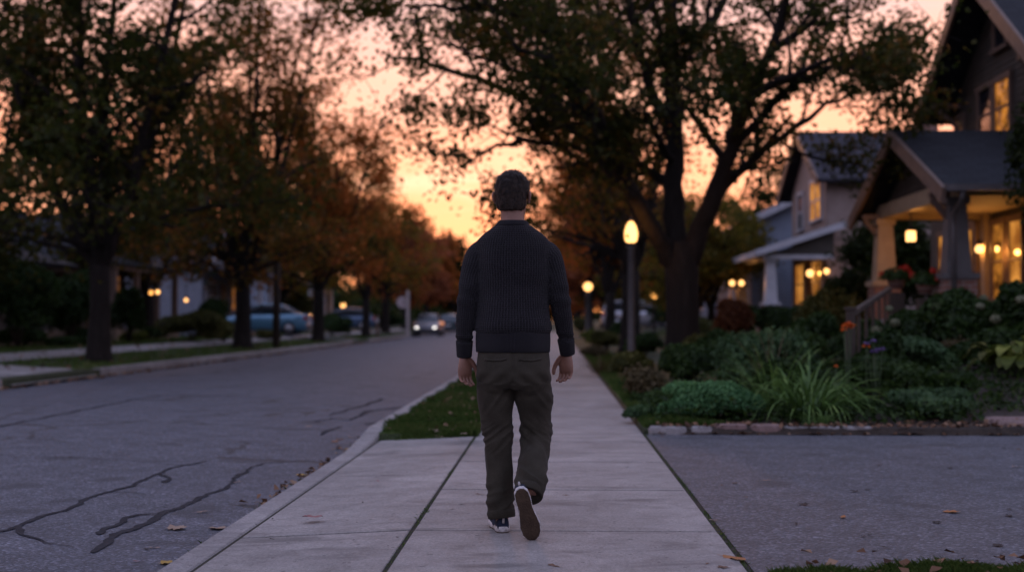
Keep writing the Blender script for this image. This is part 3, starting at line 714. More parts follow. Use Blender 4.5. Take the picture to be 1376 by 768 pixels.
# ------------------------------------------------------------------ houses
def shingle(name, c1, c2):
    m, nt = nodes(name); v = coords(nt)
    b = N(nt, 'ShaderNodeTexBrick'); b.inputs['Scale'].default_value = 1.0
    b.inputs['Brick Width'].default_value = 0.33; b.inputs['Row Height'].default_value = 0.14; b.inputs['Mortar Size'].default_value = 0.012
    b.inputs['Color1'].default_value = (*c1, 1); b.inputs['Color2'].default_value = (*c2, 1); b.inputs['Mortar'].default_value = (*tuple(x*0.5 for x in c1), 1)
    sep = N(nt, 'ShaderNodeSeparateXYZ'); nt.links.new(v, sep.inputs[0]); cb = N(nt, 'ShaderNodeCombineXYZ')
    nt.links.new(math_n(nt, 'ADD', sep.outputs['X'], math_n(nt, 'MULTIPLY', sep.outputs['Y'], 0.02)), cb.inputs['X'])
    nt.links.new(math_n(nt, 'ADD', math_n(nt, 'MULTIPLY', sep.outputs['Z'], 2.2), math_n(nt, 'MULTIPLY', sep.outputs['Y'], 0.0)), cb.inputs['Y'])
    nt.links.new(cb.outputs[0], b.inputs['Vector'])
    f = noise_tex(nt, 1.5, 4, 0.6, v)
    col = mix_rgb(nt, 0.6, b.outputs['Color'], ramp(nt, f, [(0.3, (0.6, 0.6, 0.6)), (0.7, (1.4, 1.4, 1.4))]), 'MULTIPLY')
    return finish(m, nt, col, 0.85, b.outputs['Fac'], -0.5, 0.01, 0.3)
MAT['shingle_dark'] = shingle('dark_shingle', (0.010, 0.0125, 0.016), (0.019, 0.022, 0.027))
MAT['shingle_purple'] = shingle('slate_shingle', (0.026, 0.025, 0.033), (0.042, 0.040, 0.052))
MAT['side_taupe'] = surf('taupe_siding', (0.05, 0.042, 0.034), (0.075, 0.064, 0.052), 3, 0.75, 0.15, 40)
MAT['side_tan'] = surf('tan_siding', (0.26, 0.195, 0.17), (0.34, 0.265, 0.23), 3, 0.75, 0.15, 40)
MAT['side_blue'] = surf('blue_grey_siding', (0.22, 0.265, 0.34), (0.28, 0.33, 0.41), 3, 0.75, 0.15, 40)
MAT['side_white'] = surf('white_siding', (0.20, 0.215, 0.26), (0.27, 0.29, 0.33), 3, 0.7, 0.15, 40)
MAT['side_brown'] = surf('brown_siding', (0.09, 0.075, 0.065), (0.13, 0.11, 0.095), 3, 0.8, 0.15, 40)
MAT['trim'] = surf('painted_trim', (0.12, 0.08, 0.06), (0.16, 0.11, 0.085), 5, 0.6, 0.1, 50)
MAT['trim_white'] = surf('white_trim', (0.42, 0.42, 0.45), (0.52, 0.52, 0.54), 5, 0.55, 0.1, 50)
MAT['trim_dark'] = surf('dark_trim', (0.05, 0.045, 0.04), (0.08, 0.07, 0.06), 5, 0.6, 0.1, 50)
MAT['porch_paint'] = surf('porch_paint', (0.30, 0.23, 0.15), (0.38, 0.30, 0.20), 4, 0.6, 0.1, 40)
MAT['shaded_col_paint'] = surf('shaded_column_paint', (0.085, 0.08, 0.078), (0.12, 0.113, 0.11), 4, 0.6, 0.15, 40)  # dark grey column colour with the near column's shade put into it
MAT['deck'] = surf('deck_boards', (0.14, 0.10, 0.07), (0.22, 0.16, 0.11), 3, 0.7, 0.2, 30, stretch=(1, 8, 1))
MAT['wood'] = surf('weathered_wood', (0.032, 0.023, 0.017), (0.058, 0.042, 0.03), 5, 0.8, 0.3, 30, stretch=(1, 1, 0.2))
MAT['door_wood'] = surf('door_wood', (0.10, 0.05, 0.025), (0.17, 0.085, 0.04), 5, 0.45, 0.2, 30, stretch=(1, 1, 0.15))
MAT['metal'] = surf('painted_metal', (0.075, 0.07, 0.068), (0.11, 0.10, 0.098), 6, 0.5, 0.1, 60, metal=0.3)
MAT['black_metal'] = surf('black_metal', (0.012, 0.012, 0.013), (0.025, 0.025, 0.026), 6, 0.5, 0.1, 60)
MAT['glass_dark'] = surf('dark_window_glass', (0.012, 0.014, 0.018), (0.02, 0.022, 0.028), 2, 0.06, 0.03, 3, 0.02, 0.8)
MAT['pane_lit'] = lit_window_mat('lit_pane', (0.85, 0.30, 0.04), (0.08, 0.024, 0.005), 0.42, 3.0)
MAT['pane_bright'] = lit_window_mat('bright_pane', (1.0, 0.40, 0.07), (0.36, 0.11, 0.016), 0.5, 2.2)
MAT['pane_dim'] = lit_window_mat('dim_pane', (0.30, 0.10, 0.02), (0.02, 0.014, 0.012), 0.7, 2.6)
MAT['globe'] = glow_mat('lamp_globe_glow', (1.0, 0.47, 0.15), 2.5, 0.4)
MAT['globe_soft'] = glow_mat('lantern_glow', (1.0, 0.42, 0.10), 1.9, 0.4)
def brick_mat():
    m, nt = nodes('brick'); v = coords(nt); b = N(nt, 'ShaderNodeTexBrick'); b.inputs['Scale'].default_value = 1
    b.inputs['Brick Width'].default_value = 0.21; b.inputs['Row Height'].default_value = 0.075; b.inputs['Mortar Size'].default_value = 0.008
    b.inputs['Color1'].default_value = (0.14, 0.06, 0.045, 1); b.inputs['Color2'].default_value = (0.22, 0.10, 0.07, 1); b.inputs['Mortar'].default_value = (0.25, 0.23, 0.2, 1)
    sep = N(nt, 'ShaderNodeSeparateXYZ'); nt.links.new(v, sep.inputs[0]); cb = N(nt, 'ShaderNodeCombineXYZ')
    nt.links.new(math_n(nt, 'ADD', sep.outputs['X'], sep.outputs['Y']), cb.inputs['X']); nt.links.new(sep.outputs['Z'], cb.inputs['Y']); nt.links.new(cb.outputs[0], b.inputs['Vector'])
    return finish(m, nt, b.outputs['Color'], 0.85, b.outputs['Fac'], -0.4, 0.008, 0.3)
MAT['brick'] = brick_mat()

def lamp_light(name, p, watts, color=(1.0, 0.40, 0.08), r=0.05):
    d = bpy.data.lights.new(name, 'POINT'); d.energy = watts; d.color = color; d.shadow_soft_size = r
    o = bpy.data.objects.new(name, d); COL.objects.link(o); o.location = p
    return o

def lap_wall(mb, face, pos, poly, course=0.115, out=0.02):
    """lap siding on the outline poly [(u, z)], as real overlapping boards. face: 'x-','x+','y-','y+' (outward), pos = plane"""
    zs = [z for _, z in poly]; z = min(zs); top = max(zs)
    def span(zz):
        us = []
        for i in range(len(poly)):
            (u0, z0), (u1, z1) = poly[i], poly[(i+1) % len(poly)]
            if abs(z1 - z0) < 1e-9:
                if abs(zz - z0) < 1e-6: us += [u0, u1]
            elif min(z0, z1) - 1e-9 <= zz <= max(z0, z1) + 1e-9: us.append(u0 + (u1-u0) * (zz-z0) / (z1-z0))
        return (min(us), max(us)) if us else None
    sg = -1 if face[1] == '-' else 1
    def P(u, zz, o): return (pos + sg*o, u, zz) if face[0] == 'x' else (u, pos + sg*o, zz)
    n = max(1, int((top - z) / course))
    for k in range(n):
        a, b = z + (top-z)*k/n, z + (top-z)*(k+1)/n
        s0, s1 = span(a + 1e-4), span(b - 1e-4)
        if not s0 or not s1: continue
        q = [P(s0[0], a, out), P(s0[1], a, out), P(s1[1], b, 0.004), P(s1[0], b, 0.004), P(s0[0], a, 0), P(s0[1], a, 0)]
        mb.add(q, [(0, 1, 2, 3), (0, 4, 5, 1)])
def window(h, face, pos, u0, u1, z0, z1, pane, trim, mull=1, rail=True, label=None):
    """a window part (frame, sill, sashes) with its pane as a sub-part, proud of the wall"""
    sg = -1 if face[1] == '-' else 1
    def B(mb, a, b, c, d, o0, o1):
        lo, hi = sorted((pos + sg*o0, pos + sg*o1))
        if face[0] == 'x': mb.box(lo, hi, a, b, c, d)
        else: mb.box(a, b, lo, hi, c, d)
    f = MB(); t = 0.10
    B(f, u0-t, u0, z0, z1, -0.02, 0.06); B(f, u1, u1+t, z0, z1, -0.02, 0.06); B(f, u0-t-.03, u1+t+.03, z1, z1+t*1.2, -0.02, 0.07); B(f, u0-t-.05, u1+t+.05, z0-0.07, z0, -0.02, 0.10)
    w = (u1-u0)
    for k in range(1, mull): B(f, u0 + w*k/mull - 0.05, u0 + w*k/mull + 0.05, z0, z1, -0.02, 0.055)
    if rail: B(f, u0, u1, (z0+z1)/2 - 0.025, (z0+z1)/2 + 0.025, -0.02, 0.045)
    o = f.build('window', trim, h); 
    if label: o['label'] = label
    g = MB(); B(g, u0, u1, z0, z1, 0.005, 0.025)
    g.build('pane', pane, o)
    return o
def slab(mb, a, b, c, d, th):            # roof slope a-b (eave) c-d (ridge), thickness down
    a, b, c, d = map(Vector, (a, b, c, d)); n = (b-a).cross(d-a).normalized()
    if n.z < 0: n = -n
    mb.prism([a, b, c, d], -n * th)

# --- near craftsman house with the lit porch
HX, HY = 8.5, 24.5
h = thing('craftsman_house', 'taupe craftsman house with tall front gable and a lit gabled porch', 'house', (HX, HY, 0.55))
w = MB()
w.box(8.52, 19, 20.2, 29.2, 0.2, 3.98); w.box(8.52, 19, 21.6, 27.4, 3.985, 5.55)
w.prism([(8.52, 21.6, 5.55), (8.52, 27.4, 5.55), (8.52, 24.5, 7.5)], (10.4, 0, 0))
w.build('wall', MAT['side_taupe'], h)
s = MB()
lap_wall(s, 'x-', 8.515, [(21.6, 3.4), (27.4, 3.4), (27.4, 5.55), (24.5, 7.5), (21.6, 5.55)])
lap_wall(s, 'y-', 21.595, [(8.52, 4.0), (19, 4.0), (19, 5.55), (8.52, 5.55)])
lap_wall(s, 'y-', 20.195, [(8.52, 0.6), (19, 0.6), (19, 3.98), (8.52, 3.98)])
lap_wall(s, 'x-', 8.515, [(20.2, 0.6), (29.2, 0.6), (29.2, 3.38), (20.2, 3.38)])
s.build('siding', MAT['side_taupe'], h, recalc=False)
r = MB()
slab(r, (7.85, 21.1, 5.33), (19.6, 21.1, 5.33), (19.6, 24.5, 7.72), (7.85, 24.5, 7.72), 0.12)
slab(r, (7.85, 27.9, 5.33), (19.6, 27.9, 5.33), (19.6, 24.5, 7.72), (7.85, 24.5, 7.72), 0.12)
slab(r, (8.3, 29.7, 3.62), (19.4, 29.7, 3.62), (19.4, 27.42, 4.6), (8.3, 27.42, 4.6), 0.1)
r.build('roof', MAT['shingle_dark'], h)
b = MB()
for ya, yb in ((21.05, 24.5), (27.95, 24.5)):
    b.bar((7.82, ya, 5.22), (7.82, yb, 7.62), 0.06, 0.26)
b.build('barge_board', MAT['trim'], h)
k = MB()
for y in (22.0, 24.5, 27.0):
    z = 7.25 - abs(y-24.5)*0.7
    k.bar((8.55, y, z), (7.9, y, z), 0.09, 0.09); k.bar((8.55, y, z - 0.55), (8.0, y, z - 0.05), 0.08, 0.08)
    k.bar((8.545, y, z - 0.62), (8.545, y, z), 0.08, 0.08, (1, 0, 0))
    k.build('knee_brace', MAT['trim'], h); k = MB()
window(h, 'x-', 8.49, 24.0, 24.75, 4.55, 5.55, MAT['pane_lit'], MAT['trim'], 1, True, 'upper window glowing warm beside the dark sash')
window(h, 'x-', 8.49, 24.98, 25.7, 4.55, 5.55, MAT['glass_dark'], MAT['trim'], 1, True, 'dark upper window beside the glowing one')
window(h, 'x-', 8.49, 24.15, 24.75, 6.2, 6.95, MAT['glass_dark'], MAT['trim'], 1, False, 'small dark attic window in the gable')
window(h, 'x-', 8.49, 26.75, 27.15, 4.5, 5.2, MAT['pane_dim'], MAT['trim'], 1, False)
# porch
PX, PY0, PY1 = 6.05, 20.0, 26.15; PYC = 23.05
r = MB()
slab(r, (PX, PY0, 3.12), (8.7, PY0, 3.12), (8.7, PYC, 4.42), (PX, PYC, 4.42), 0.1)
slab(r, (PX, PY1, 3.12), (8.7, PY1, 3.12), (8.7, PYC, 4.42), (PX, PYC, 4.42), 0.1)
slab(r, (8.7, PY0, 3.12), (10.5, PY0, 3.12), (10.5, PYC, 4.42), (8.7, PYC, 4.42), 0.1) if False else None
r.build('porch_roof', MAT['shingle_dark'], h)
b = MB()
for ya in (PY0 - 0.06, PY1 + 0.06): b.bar((PX - 0.04, ya, 2.97), (PX - 0.04, PYC, 4.30), 0.07, 0.24)
b.build('porch_barge_board', MAT['trim'], h)
b = MB()
lap_wall(b, 'x-', PX + 0.5, [(20.55, 3.30), (25.6, 3.30), (PYC, 4.28)], 0.09)
b.build('porch_gable', MAT['side_taupe'], h, recalc=False)
b = MB(); b.box(PX+0.36, PX+0.62, 20.45, 25.7, 3.02, 3.29); b.box(PX+0.62, 8.48, 20.5, 20.75, 3.02, 3.24); b.box(PX+0.62, 8.48, 25.4, 25.65, 3.02, 3.24)
b.build('porch_beam', MAT['porch_paint'], h)
b = MB(); b.box(PX+0.63, 8.47, 20.77, 25.38, 3.10, 3.14); b.build('porch_ceiling', MAT['porch_paint'], h)
b = MB(); b.box(PX - 0.02, 8.72, PY0 - 0.15, PY0 - 0.04, 3.03, 3.13)
b.build('gutter', MAT['metal'], h)
b = MB(); b.smooth = True; b.tube([(6.3, PY0 - 0.08, 3.04), (6.3, PY0 - 0.03, 2.9), (6.32, 20.45, 2.72), (6.32, 20.47, 2.5), (6.32, 20.45, 0.9)], 0.045, 8)
b.build('downspout', MAT['metal'], h)
b = MB(); b.box(PX+0.1, 8.5, 20.3, 25.9, 0.9, 1.08); b.build('porch_floor', MAT['deck'], h)
b = MB(); b.box(PX+0.2, 8.5, 20.4, 25.8, 0.3, 0.9); b.build('porch_foundation', MAT['brick'], h)
def craft_column(h, x, y, z0, z1, zt, mat):
    p = MB(); p.box(x-0.26, x+0.26, y-0.26, y+0.26, z0, z1); p.build('pier', MAT['brick'], h, bevel=0.01)
    c = MB(); c.box(x-0.30, x+0.30, y-0.30, y+0.30, z1+0.002, z1+0.09); 
    def sq(a, z): return [(x-a, y-a, z), (x+a, y-a, z), (x+a, y+a, z), (x-a, y+a, z)]
    c.rings([sq(0.20, z1+0.092), sq(0.14, zt-0.12)]); c.rings([sq(0.18, zt-0.118), sq(0.19, zt-0.004)])
    return c.build('column', mat, h)
craft_column(h, 6.5, 20.95, 0.3, 1.70, 3.02, MAT['shaded_col_paint'])
craft_column(h, 6.5, 25.45, 0.3, 1.70, 3.02, MAT['porch_paint'])  # far column is lighter and warmer, its lamplight put into the colour
for y in (20.95, 25.45):
    k = MB(); k.bar((6.5, y - 0.0, 2.55), (6.12, y, 3.0), 0.09, 0.09); k.bar((6.5, y, 3.06), (6.08, y, 3.06), 0.1, 0.1); k.build('knee_brace', MAT['trim'], h)
# door, porch windows and casings on the front wall
d = MB(); d.box(8.44, 8.5, 26.0, 26.95, 1.08, 3.1); dd = d.build('door', MAT['door_wood'], h)
g = MB(); g.box(8.425, 8.438, 26.2, 26.75, 1.9, 2.85); g.build('door_pane', MAT['pane_bright'], dd)
g = MB(); g.smooth = True; g.ball((8.41, 26.1, 2.0), 0.035); g.build('handle', MAT['metal'], dd)
c = MB(); c.box(8.42, 8.5, 25.86, 25.985, 1.08, 3.1); c.box(8.42, 8.5, 26.965, 27.09, 1.08, 3.1); c.build('door_casing', MAT['trim'], h)
window(h, 'x-', 8.49, 23.45, 24.05, 1.45, 2.85, MAT['pane_bright'], MAT['trim'], 1, True, 'right lit porch window')
window(h, 'x-', 8.49, 24.35, 24.95, 1.45, 2.85, MAT['pane_lit'], MAT['trim'], 1, True, 'amber porch window next to the corner post')
window(h, 'x-', 8.49, 21.4, 22.7, 1.45, 2.85, MAT['pane_lit'], MAT['trim'], 2, True)
window(h, 'x-', 8.49, 27.7, 28.4, 1.35, 2.85, MAT['pane_bright'], MAT['trim'], 1, True)
c = MB(); c.box(8.36, 8.5, 25.16, 25.40, 1.08, 3.1); c.build('pilaster', MAT['porch_paint'], h)
st = MB()
for i in range(4): st.box(5.05 + i*0.28, 6.14, 23.4, 24.9, 0.25 + (0 if i == 0 else i*0.2), 0.25 + (i+1)*0.2 - 0.004)
st.build('porch_steps', MAT['concrete'], h)
# things on the porch
p = at(1224, 317, 23.9); q = thing('porch_lantern', 'square glowing lantern hanging from the near porch ceiling', 'lantern', (p.x, p.y, p.z))
m_ = MB(); m_.rings([[(p.x-a, p.y-a, z), (p.x+a, p.y-a, z), (p.x+a, p.y+a, z), (p.x-a, p.y+a, z)] for a, z in ((0.06, p.z-0.10), (0.07, p.z-0.09), (0.07, p.z+0.08), (0.06, p.z+0.09))]); m_.build('glass', MAT['globe'], q)
m_ = MB(); m_.rings([[(p.x-a, p.y-a, z), (p.x+a, p.y-a, z), (p.x+a, p.y+a, z), (p.x-a, p.y+a, z)] for a, z in ((0.09, p.z+0.095), (0.03, p.z+0.16))]); m_.build('cap', MAT['black_metal'], q)
m_ = MB(); m_.box(p.x-.06, p.x+.06, p.y-.06, p.y+.06, p.z-.125, p.z-.102); m_.build('base_plate', MAT['black_metal'], q)
m_ = MB(); m_.tube([(p.x, p.y, p.z+0.16), (p.x, p.y, 3.1)], 0.012, 6); m_.build('chain', MAT['black_metal'], q)
lamp_light('lantern_bulb', (p.x, p.y, p.z), 24)
p = at(1251, 312, 25.55); p.x = 8.30; p.y = 25.28; p.z = 2.42
q = thing('wall_sconce', 'round glowing wall lamp on the post beside the near front door', 'wall lamp', (p.x, p.y, p.z))
m_ = MB(); m_.smooth = True; m_.ball(p, 0.08); m_.build('globe', MAT['globe'], q)
m_ = MB(); m_.lathe((p.x, p.y, p.z), [(0.07, 0.085), (0.085, 0.10), (0.05, 0.16), (0.015, 0.2)], 10); m_.bar((p.x, p.y, p.z+0.15), (8.36, p.y, p.z+0.15), 0.03, 0.03); m_.build('bracket', MAT['black_metal'], q)
lamp_light('sconce_bulb', (p.x, p.y, p.z), 13)
lamp_light('porch_point_light', (8.28, 24.2, 2.3), 6)  # bare point light just outside the lit porch windows, no fixture built

# --- the middle gabled house
h = thing('gabled_house', 'tan gabled house with a low sloping porch roof and a white tapered column', 'house', (9, 45.7, 0.6))
w = MB(); w.box(9.02, 19, 42.65, 48.75, 0.3, 5.75); w.prism([(9.02, 42.65, 5.75), (9.02, 48.75, 5.75), (9.02, 45.7, 7.45)], (10, 0, 0)); w.build('wall', MAT['side_tan'], h)
s = MB(); lap_wall(s, 'x-', 9.015, [(42.65, 0.7), (48.75, 0.7), (48.75, 5.75), (45.7, 7.45), (42.65, 5.75)], 0.13); lap_wall(s, 'y-', 42.645, [(9.02, 0.7), (19, 0.7), (19, 5.75), (9.02, 5.75)], 0.13)
s.build('siding', MAT['side_tan'], h, recalc=False)
r = MB(); slab(r, (8.6, 42.0, 5.62), (19.5, 42.0, 5.62), (19.5, 45.7, 7.7), (8.6, 45.7, 7.7), 0.13); slab(r, (8.6, 49.4, 5.62), (19.5, 49.4, 5.62), (19.5, 45.7, 7.7), (8.6, 45.7, 7.7), 0.13)
ro = r.build('roof', MAT['shingle_purple'], h)
c = MB(); c.box(13, 13.7, 46, 46.8, 7.0, 8.6); c.build('chimney', MAT['brick'], ro)
b = MB()
for ya in (41.95, 49.45): b.bar((8.57, ya, 5.52), (8.57, 45.7, 7.6), 0.06, 0.28)
b.build('barge_board', MAT['trim'], h)
window(h, 'x-', 8.99, 43.35, 45.0, 4.45, 5.75, MAT['pane_bright'], MAT['trim_white'], 2, True, 'paired upper window glowing as if catching light')  # emissive panes stand in for the light reflected here
window(h, 'x-', 8.99, 46.5, 47.3, 4.3, 5.55, MAT['glass_dark'], MAT['trim_white'], 1, True, 'single dark upper window')
window(h, 'x-', 8.99, 43.3, 44.6, 1.6, 3.0, MAT['pane_lit'], MAT['trim_white'], 2, True)
window(h, 'x-', 8.99, 46.4, 47.8, 1.6, 3.0, MAT['pane_bright'], MAT['trim_white'], 2, True)
d = MB(); d.box(8.95, 9.0, 45.1, 46.0, 1.1, 3.1); d.build('door', MAT['door_wood'], h)
r = MB(); slab(r, (6.5, 41.2, 3.24), (6.5, 49.0, 3.24), (9.3, 49.0, 4.15), (9.3, 41.2, 4.15), 0.12); r.build('porch_roof', MAT['shingle_purple'], h)
b = MB(); b.bar((6.45, 41.15, 3.16), (9.3, 41.15, 4.08), 0.06, 0.2); b.bar((6.45, 41.2, 3.14), (6.45, 49.0, 3.14), 0.06, 0.2); b.build('porch_fascia', MAT['trim_white'], h)
b = MB(); b.box(6.75, 6.95, 41.5, 48.8, 2.98, 3.12); b.box(6.95, 9.0, 41.45, 41.65, 2.98, 3.12); b.build('porch_beam', MAT['trim_white'], h)
b = MB(); b.prism([(6.95, 41.5, 3.125), (9.0, 41.5, 3.125), (9.0, 41.5, 3.9)], (0, 0.1, 0)); b.build('porch_cheek', MAT['side_taupe'], h)
b = MB(); b.box(6.6, 9.0, 41.4, 48.9, 0.4, 1.08); b.build('porch_floor', MAT['brick'], h)
craft_column(h, 7.0, 41.75, 0.4, 1.5, 2.98, MAT['trim_white'])
craft_column(h, 7.0, 48.2, 0.4, 1.5, 2.98, MAT['trim_white'])
for px, Y, lab in ((1086, 43.6, 'brighter round wall lamp on the middle house porch'), (1108, 42.9, 'dimmer round wall lamp nearest the middle house window')):
    p = at(px, 366, Y); p.x = 8.8
    p.y = p.x / ((px - 745) / FPX); 
    q = thing('wall_sconce', lab, 'wall lamp', tuple(p)); m_ = MB(); m_.smooth = True; m_.ball(p, 0.12 if px < 1100 else 0.09); m_.build('globe', MAT['globe'], q)
    m_ = MB(); m_.bar((p.x, p.y, p.z + 0.17), (9.0, p.y, p.z + 0.17), 0.03, 0.03); m_.lathe((p.x, p.y, p.z), [(0.1, 0.13), (0.03, 0.2)], 8); m_.build('bracket', MAT['black_metal'], q)
    lamp_light('sconce_bulb', tuple(p), 14 if px < 1100 else 8)
p = at(990, 380, 44.0)
q = thing('twin_lamp_post', 'short post lamp with two glowing bulbs before the middle porch', 'lamp post', (p.x, p.y, float(gz(p.x, p.y))))
m_ = MB(); m_.smooth = True; m_.tube([(p.x, p.y, float(gz(p.x, p.y))), (p.x, p.y, p.z - 0.25)], 0.05, 8); m_.tube([(p.x-.16, p.y, p.z-.12), (p.x-.1, p.y, p.z-.22), (p.x, p.y, p.z-.26), (p.x+.1, p.y, p.z-.22), (p.x+.16, p.y, p.z-.12)], 0.025, 6); m_.build('post', MAT['wood'], q)
for sg in (-1, 1):
    m_ = MB(); m_.smooth = True; m_.ball((p.x + sg*0.16, p.y, p.z), 0.09); m_.build('globe', MAT['globe'], q)
lamp_light('post_bulb', tuple(p), 12)

# --- blue grey house and the roof beyond it
h = thing('blue_house', 'blue grey sided house with white eaves and a bent white downspout', 'house', (8.2, 57, 0.6))
w = MB(); w.box(8.0, 18, 52.2, 63, 0.3, 5.0); w.prism([(8.0, 52.2, 5.0), (18, 52.2, 5.0), (13, 52.2, 7.3)], (0, 10.8, 0)); w.build('wall', MAT['side_blue'], h)
s = MB(); lap_wall(s, 'y-', 52.195, [(8.0, 0.7), (18, 0.7), (18, 5.0), (13, 7.3), (8.0, 5.0)], 0.13); s.build('siding', MAT['side_blue'], h, recalc=False)
s = MB(); lap_wall(s, 'x-', 7.995, [(52.2, 0.7), (63, 0.7), (63, 5.0), (52.2, 5.0)], 0.13); o = s.build('front_siding', MAT['side_tan'], h, recalc=False)
r = MB(); slab(r, (7.4, 51.7, 4.86), (7.4, 63.5, 4.86), (13, 63.5, 7.45), (13, 51.7, 7.45), 0.13); slab(r, (18.6, 51.7, 4.86), (18.6, 63.5, 4.86), (13, 63.5, 7.45), (13, 51.7, 7.45), 0.13); ro = r.build('roof', MAT['shingle_dark'], h)
c = MB(); c.box(10.2, 11.0, 55, 55.9, 5.8, 7.7); c.build('chimney', MAT['brick'], ro)
b = MB(); b.bar((7.38, 51.66, 4.78), (13, 51.66, 7.37), 0.06, 0.26); b.bar((7.36, 51.7, 4.76), (7.36, 63.5, 4.76), 0.08, 0.22); b.build('eave_board', MAT['trim_white'], h)
b = MB(); b.smooth = True; b.tube([(7.5, 52.1, 4.72), (7.9, 52.12, 4.6), (8.35, 52.12, 4.45), (8.45, 52.12, 4.2), (8.45, 52.12, 0.8)], 0.06, 8); b.build('downspout', MAT['trim_white'], h)
window(h, 'x-', 7.97, 53.5, 54.9, 3.3, 4.5, MAT['glass_dark'], MAT['trim_white'], 2)
window(h, 'x-', 7.97, 57, 58.4, 1.5, 3.0, MAT['pane_dim'], MAT['trim_white'], 2)
h = thing('distant_house', 'distant house with a plain dark roof past the blue grey house', 'house', (8.6, 75, 0.6))
w = MB(); w.box(8.6, 20, 70, 82, 0.3, 4.6); w.prism([(8.6, 70, 4.6), (20, 70, 4.6), (14.3, 70, 7.8)], (0, 12, 0)); w.build('wall', MAT['side_white'], h)
r = MB(); slab(r, (8.1, 69.5, 4.5), (8.1, 82.5, 4.5), (14.3, 82.5, 8.0), (14.3, 69.5, 8.0), 0.15); slab(r, (20.5, 69.5, 4.5), (20.5, 82.5, 4.5), (14.3, 82.5, 8.0), (14.3, 69.5, 8.0), 0.15); r.build('roof', MAT['shingle_dark'], h)
window(h, 'x-', 8.58, 74, 75.5, 1.6, 3.1, MAT['pane_dim'], MAT['trim_white'], 2); window(h, 'y-', 69.98, 9.5, 10.8, 1.6, 3.1, MAT['glass_dark'], MAT['trim_white'], 2)

# --- across the street
def far_house(name, label, X, Y0, Y1, ze, zp, wall, roof, axis='x', porch=True, panes=('glass_dark', 'pane_dim'), depth=10, pz=2.9, trim='trim_white'):
    z0 = float(gz(X, (Y0+Y1)/2)); yc = (Y0+Y1)/2
    h = thing(name, label, 'house', (X, yc, z0))
    w = MB(); w.box(X-depth, X, Y0, Y1, 0, z0+ze)
    if axis == 'x': w.prism([(X, Y0, z0+ze), (X, Y1, z0+ze), (X, yc, z0+zp)], (-depth, 0, 0))
    else: w.prism([(X, Y0, z0+ze), (X-depth, Y0, z0+ze), (X-depth/2, Y0, z0+zp)], (0, Y1-Y0, 0))
    w.build('wall', wall, h)
    s = MB()
    if axis == 'x': lap_wall(s, 'x+', X+0.004, [(Y0, z0+.3), (Y1, z0+.3), (Y1, z0+ze), (yc, z0+zp), (Y0, z0+ze)], 0.14); lap_wall(s, 'y-', Y0-0.004, [(X-depth, z0+.3), (X, z0+.3), (X, z0+ze), (X-depth, z0+ze)], 0.14)
    else: lap_wall(s, 'x+', X+0.004, [(Y0, z0+.3), (Y1, z0+.3), (Y1, z0+ze), (Y0, z0+ze)], 0.14); lap_wall(s, 'y-', Y0-0.004, [(X-depth, z0+.3), (X, z0+.3), (X, z0+ze), (X-depth/2, z0+zp), (X-depth, z0+ze)], 0.14)
    s.build('siding', wall, h, recalc=False)
    r = MB(); b = MB(); o = 0.5
    sl = (zp-ze) / ((Y1-Y0)/2 if axis == 'x' else depth/2)
    if axis == 'x':
        for ya in (Y0-o, Y1+o):
            slab(r, (X+o, ya, z0+ze-o*sl+.1), (X-depth-o, ya, z0+ze-o*sl+.1), (X-depth-o, yc, z0+zp+.12), (X+o, yc, z0+zp+.12), 0.12)
            b.bar((X+o+.03, ya, z0+ze-o*sl), (X+o+.03, yc, z0+zp+.02), 0.05, 0.24)
    else:
        for xa in (X+o, X-depth-o):
            slab(r, (xa, Y0-o, z0+ze-o*sl+.1), (xa, Y1+o, z0+ze-o*sl+.1), (X-depth/2, Y1+o, z0+zp+.12), (X-depth/2, Y0-o, z0+zp+.12), 0.12)
            b.bar((xa, Y0-o-.03, z0+ze-o*sl), (X-depth/2, Y0-o-.03, z0+zp+.02), 0.05, 0.24)
    r.build('roof', roof, h); b.build('barge_board', MAT[trim], h)
    for k, (a, c) in enumerate(((0.10, 0.30), (0.70, 0.90))):
        u = Y0 + (Y1-Y0)*a; v = Y0 + (Y1-Y0)*c
        window(h, 'x+', X+0.03, u, v, z0+1.3, z0+2.6, MAT[panes[k % 2]], MAT[trim], 2)
        if ze > 4.5: window(h, 'x+', X+0.03, u, v, z0+3.7, z0+4.9, MAT[panes[(k+1) % 2]], MAT[trim], 2)
    window(h, 'y-', Y0-0.03, X-3.4, X-2.2, z0+1.3, z0+2.6, MAT['glass_dark'], MAT[trim], 1)
    d = MB(); d.box(X+0.02, X+0.07, yc-0.5, yc+0.5, z0+0.45, z0+2.6); d.build('door', MAT['door_wood'], h)
    if porch:
        r = MB(); slab(r, (X+2.5, Y0-.2, z0+pz), (X+2.5, Y1+.2, z0+pz), (X, Y1+.2, z0+pz+.75), (X, Y0-.2, z0+pz+.75), 0.12); r.build('porch_roof', roof, h)
        b = MB(); b.box(X+2.15, X+2.35, Y0, Y1, z0+pz-.25, z0+pz-.03); b.build('porch_beam', MAT[trim], h)
        b = MB(); b.box(X+0.02, X+2.4, Y0, Y1, 0, z0+.42); b.build('porch_floor', MAT['deck'], h)
        for y in np.linspace(Y0+.2, Y1-.2, 4):
            c = MB(); c.box(X+2.14, X+2.36, y-.11, y+.11, z0+.42, z0+pz-.25); c.build('porch_post', MAT[trim], h)
    return h
far_house('white_house', 'white clapboard house with a columned porch behind the parked hatchback', -17.5, 63, 71, 3.6, 5.8, MAT['side_white'], MAT['shingle_purple'], 'x')
far_house('low_house', 'dark low house behind the low many limbed maple', -18.5, 46.5, 54.5, 2.9, 4.9, MAT['side_taupe'], MAT['shingle_dark'], 'x', panes=('glass_dark', 'pane_dim'), trim='trim')
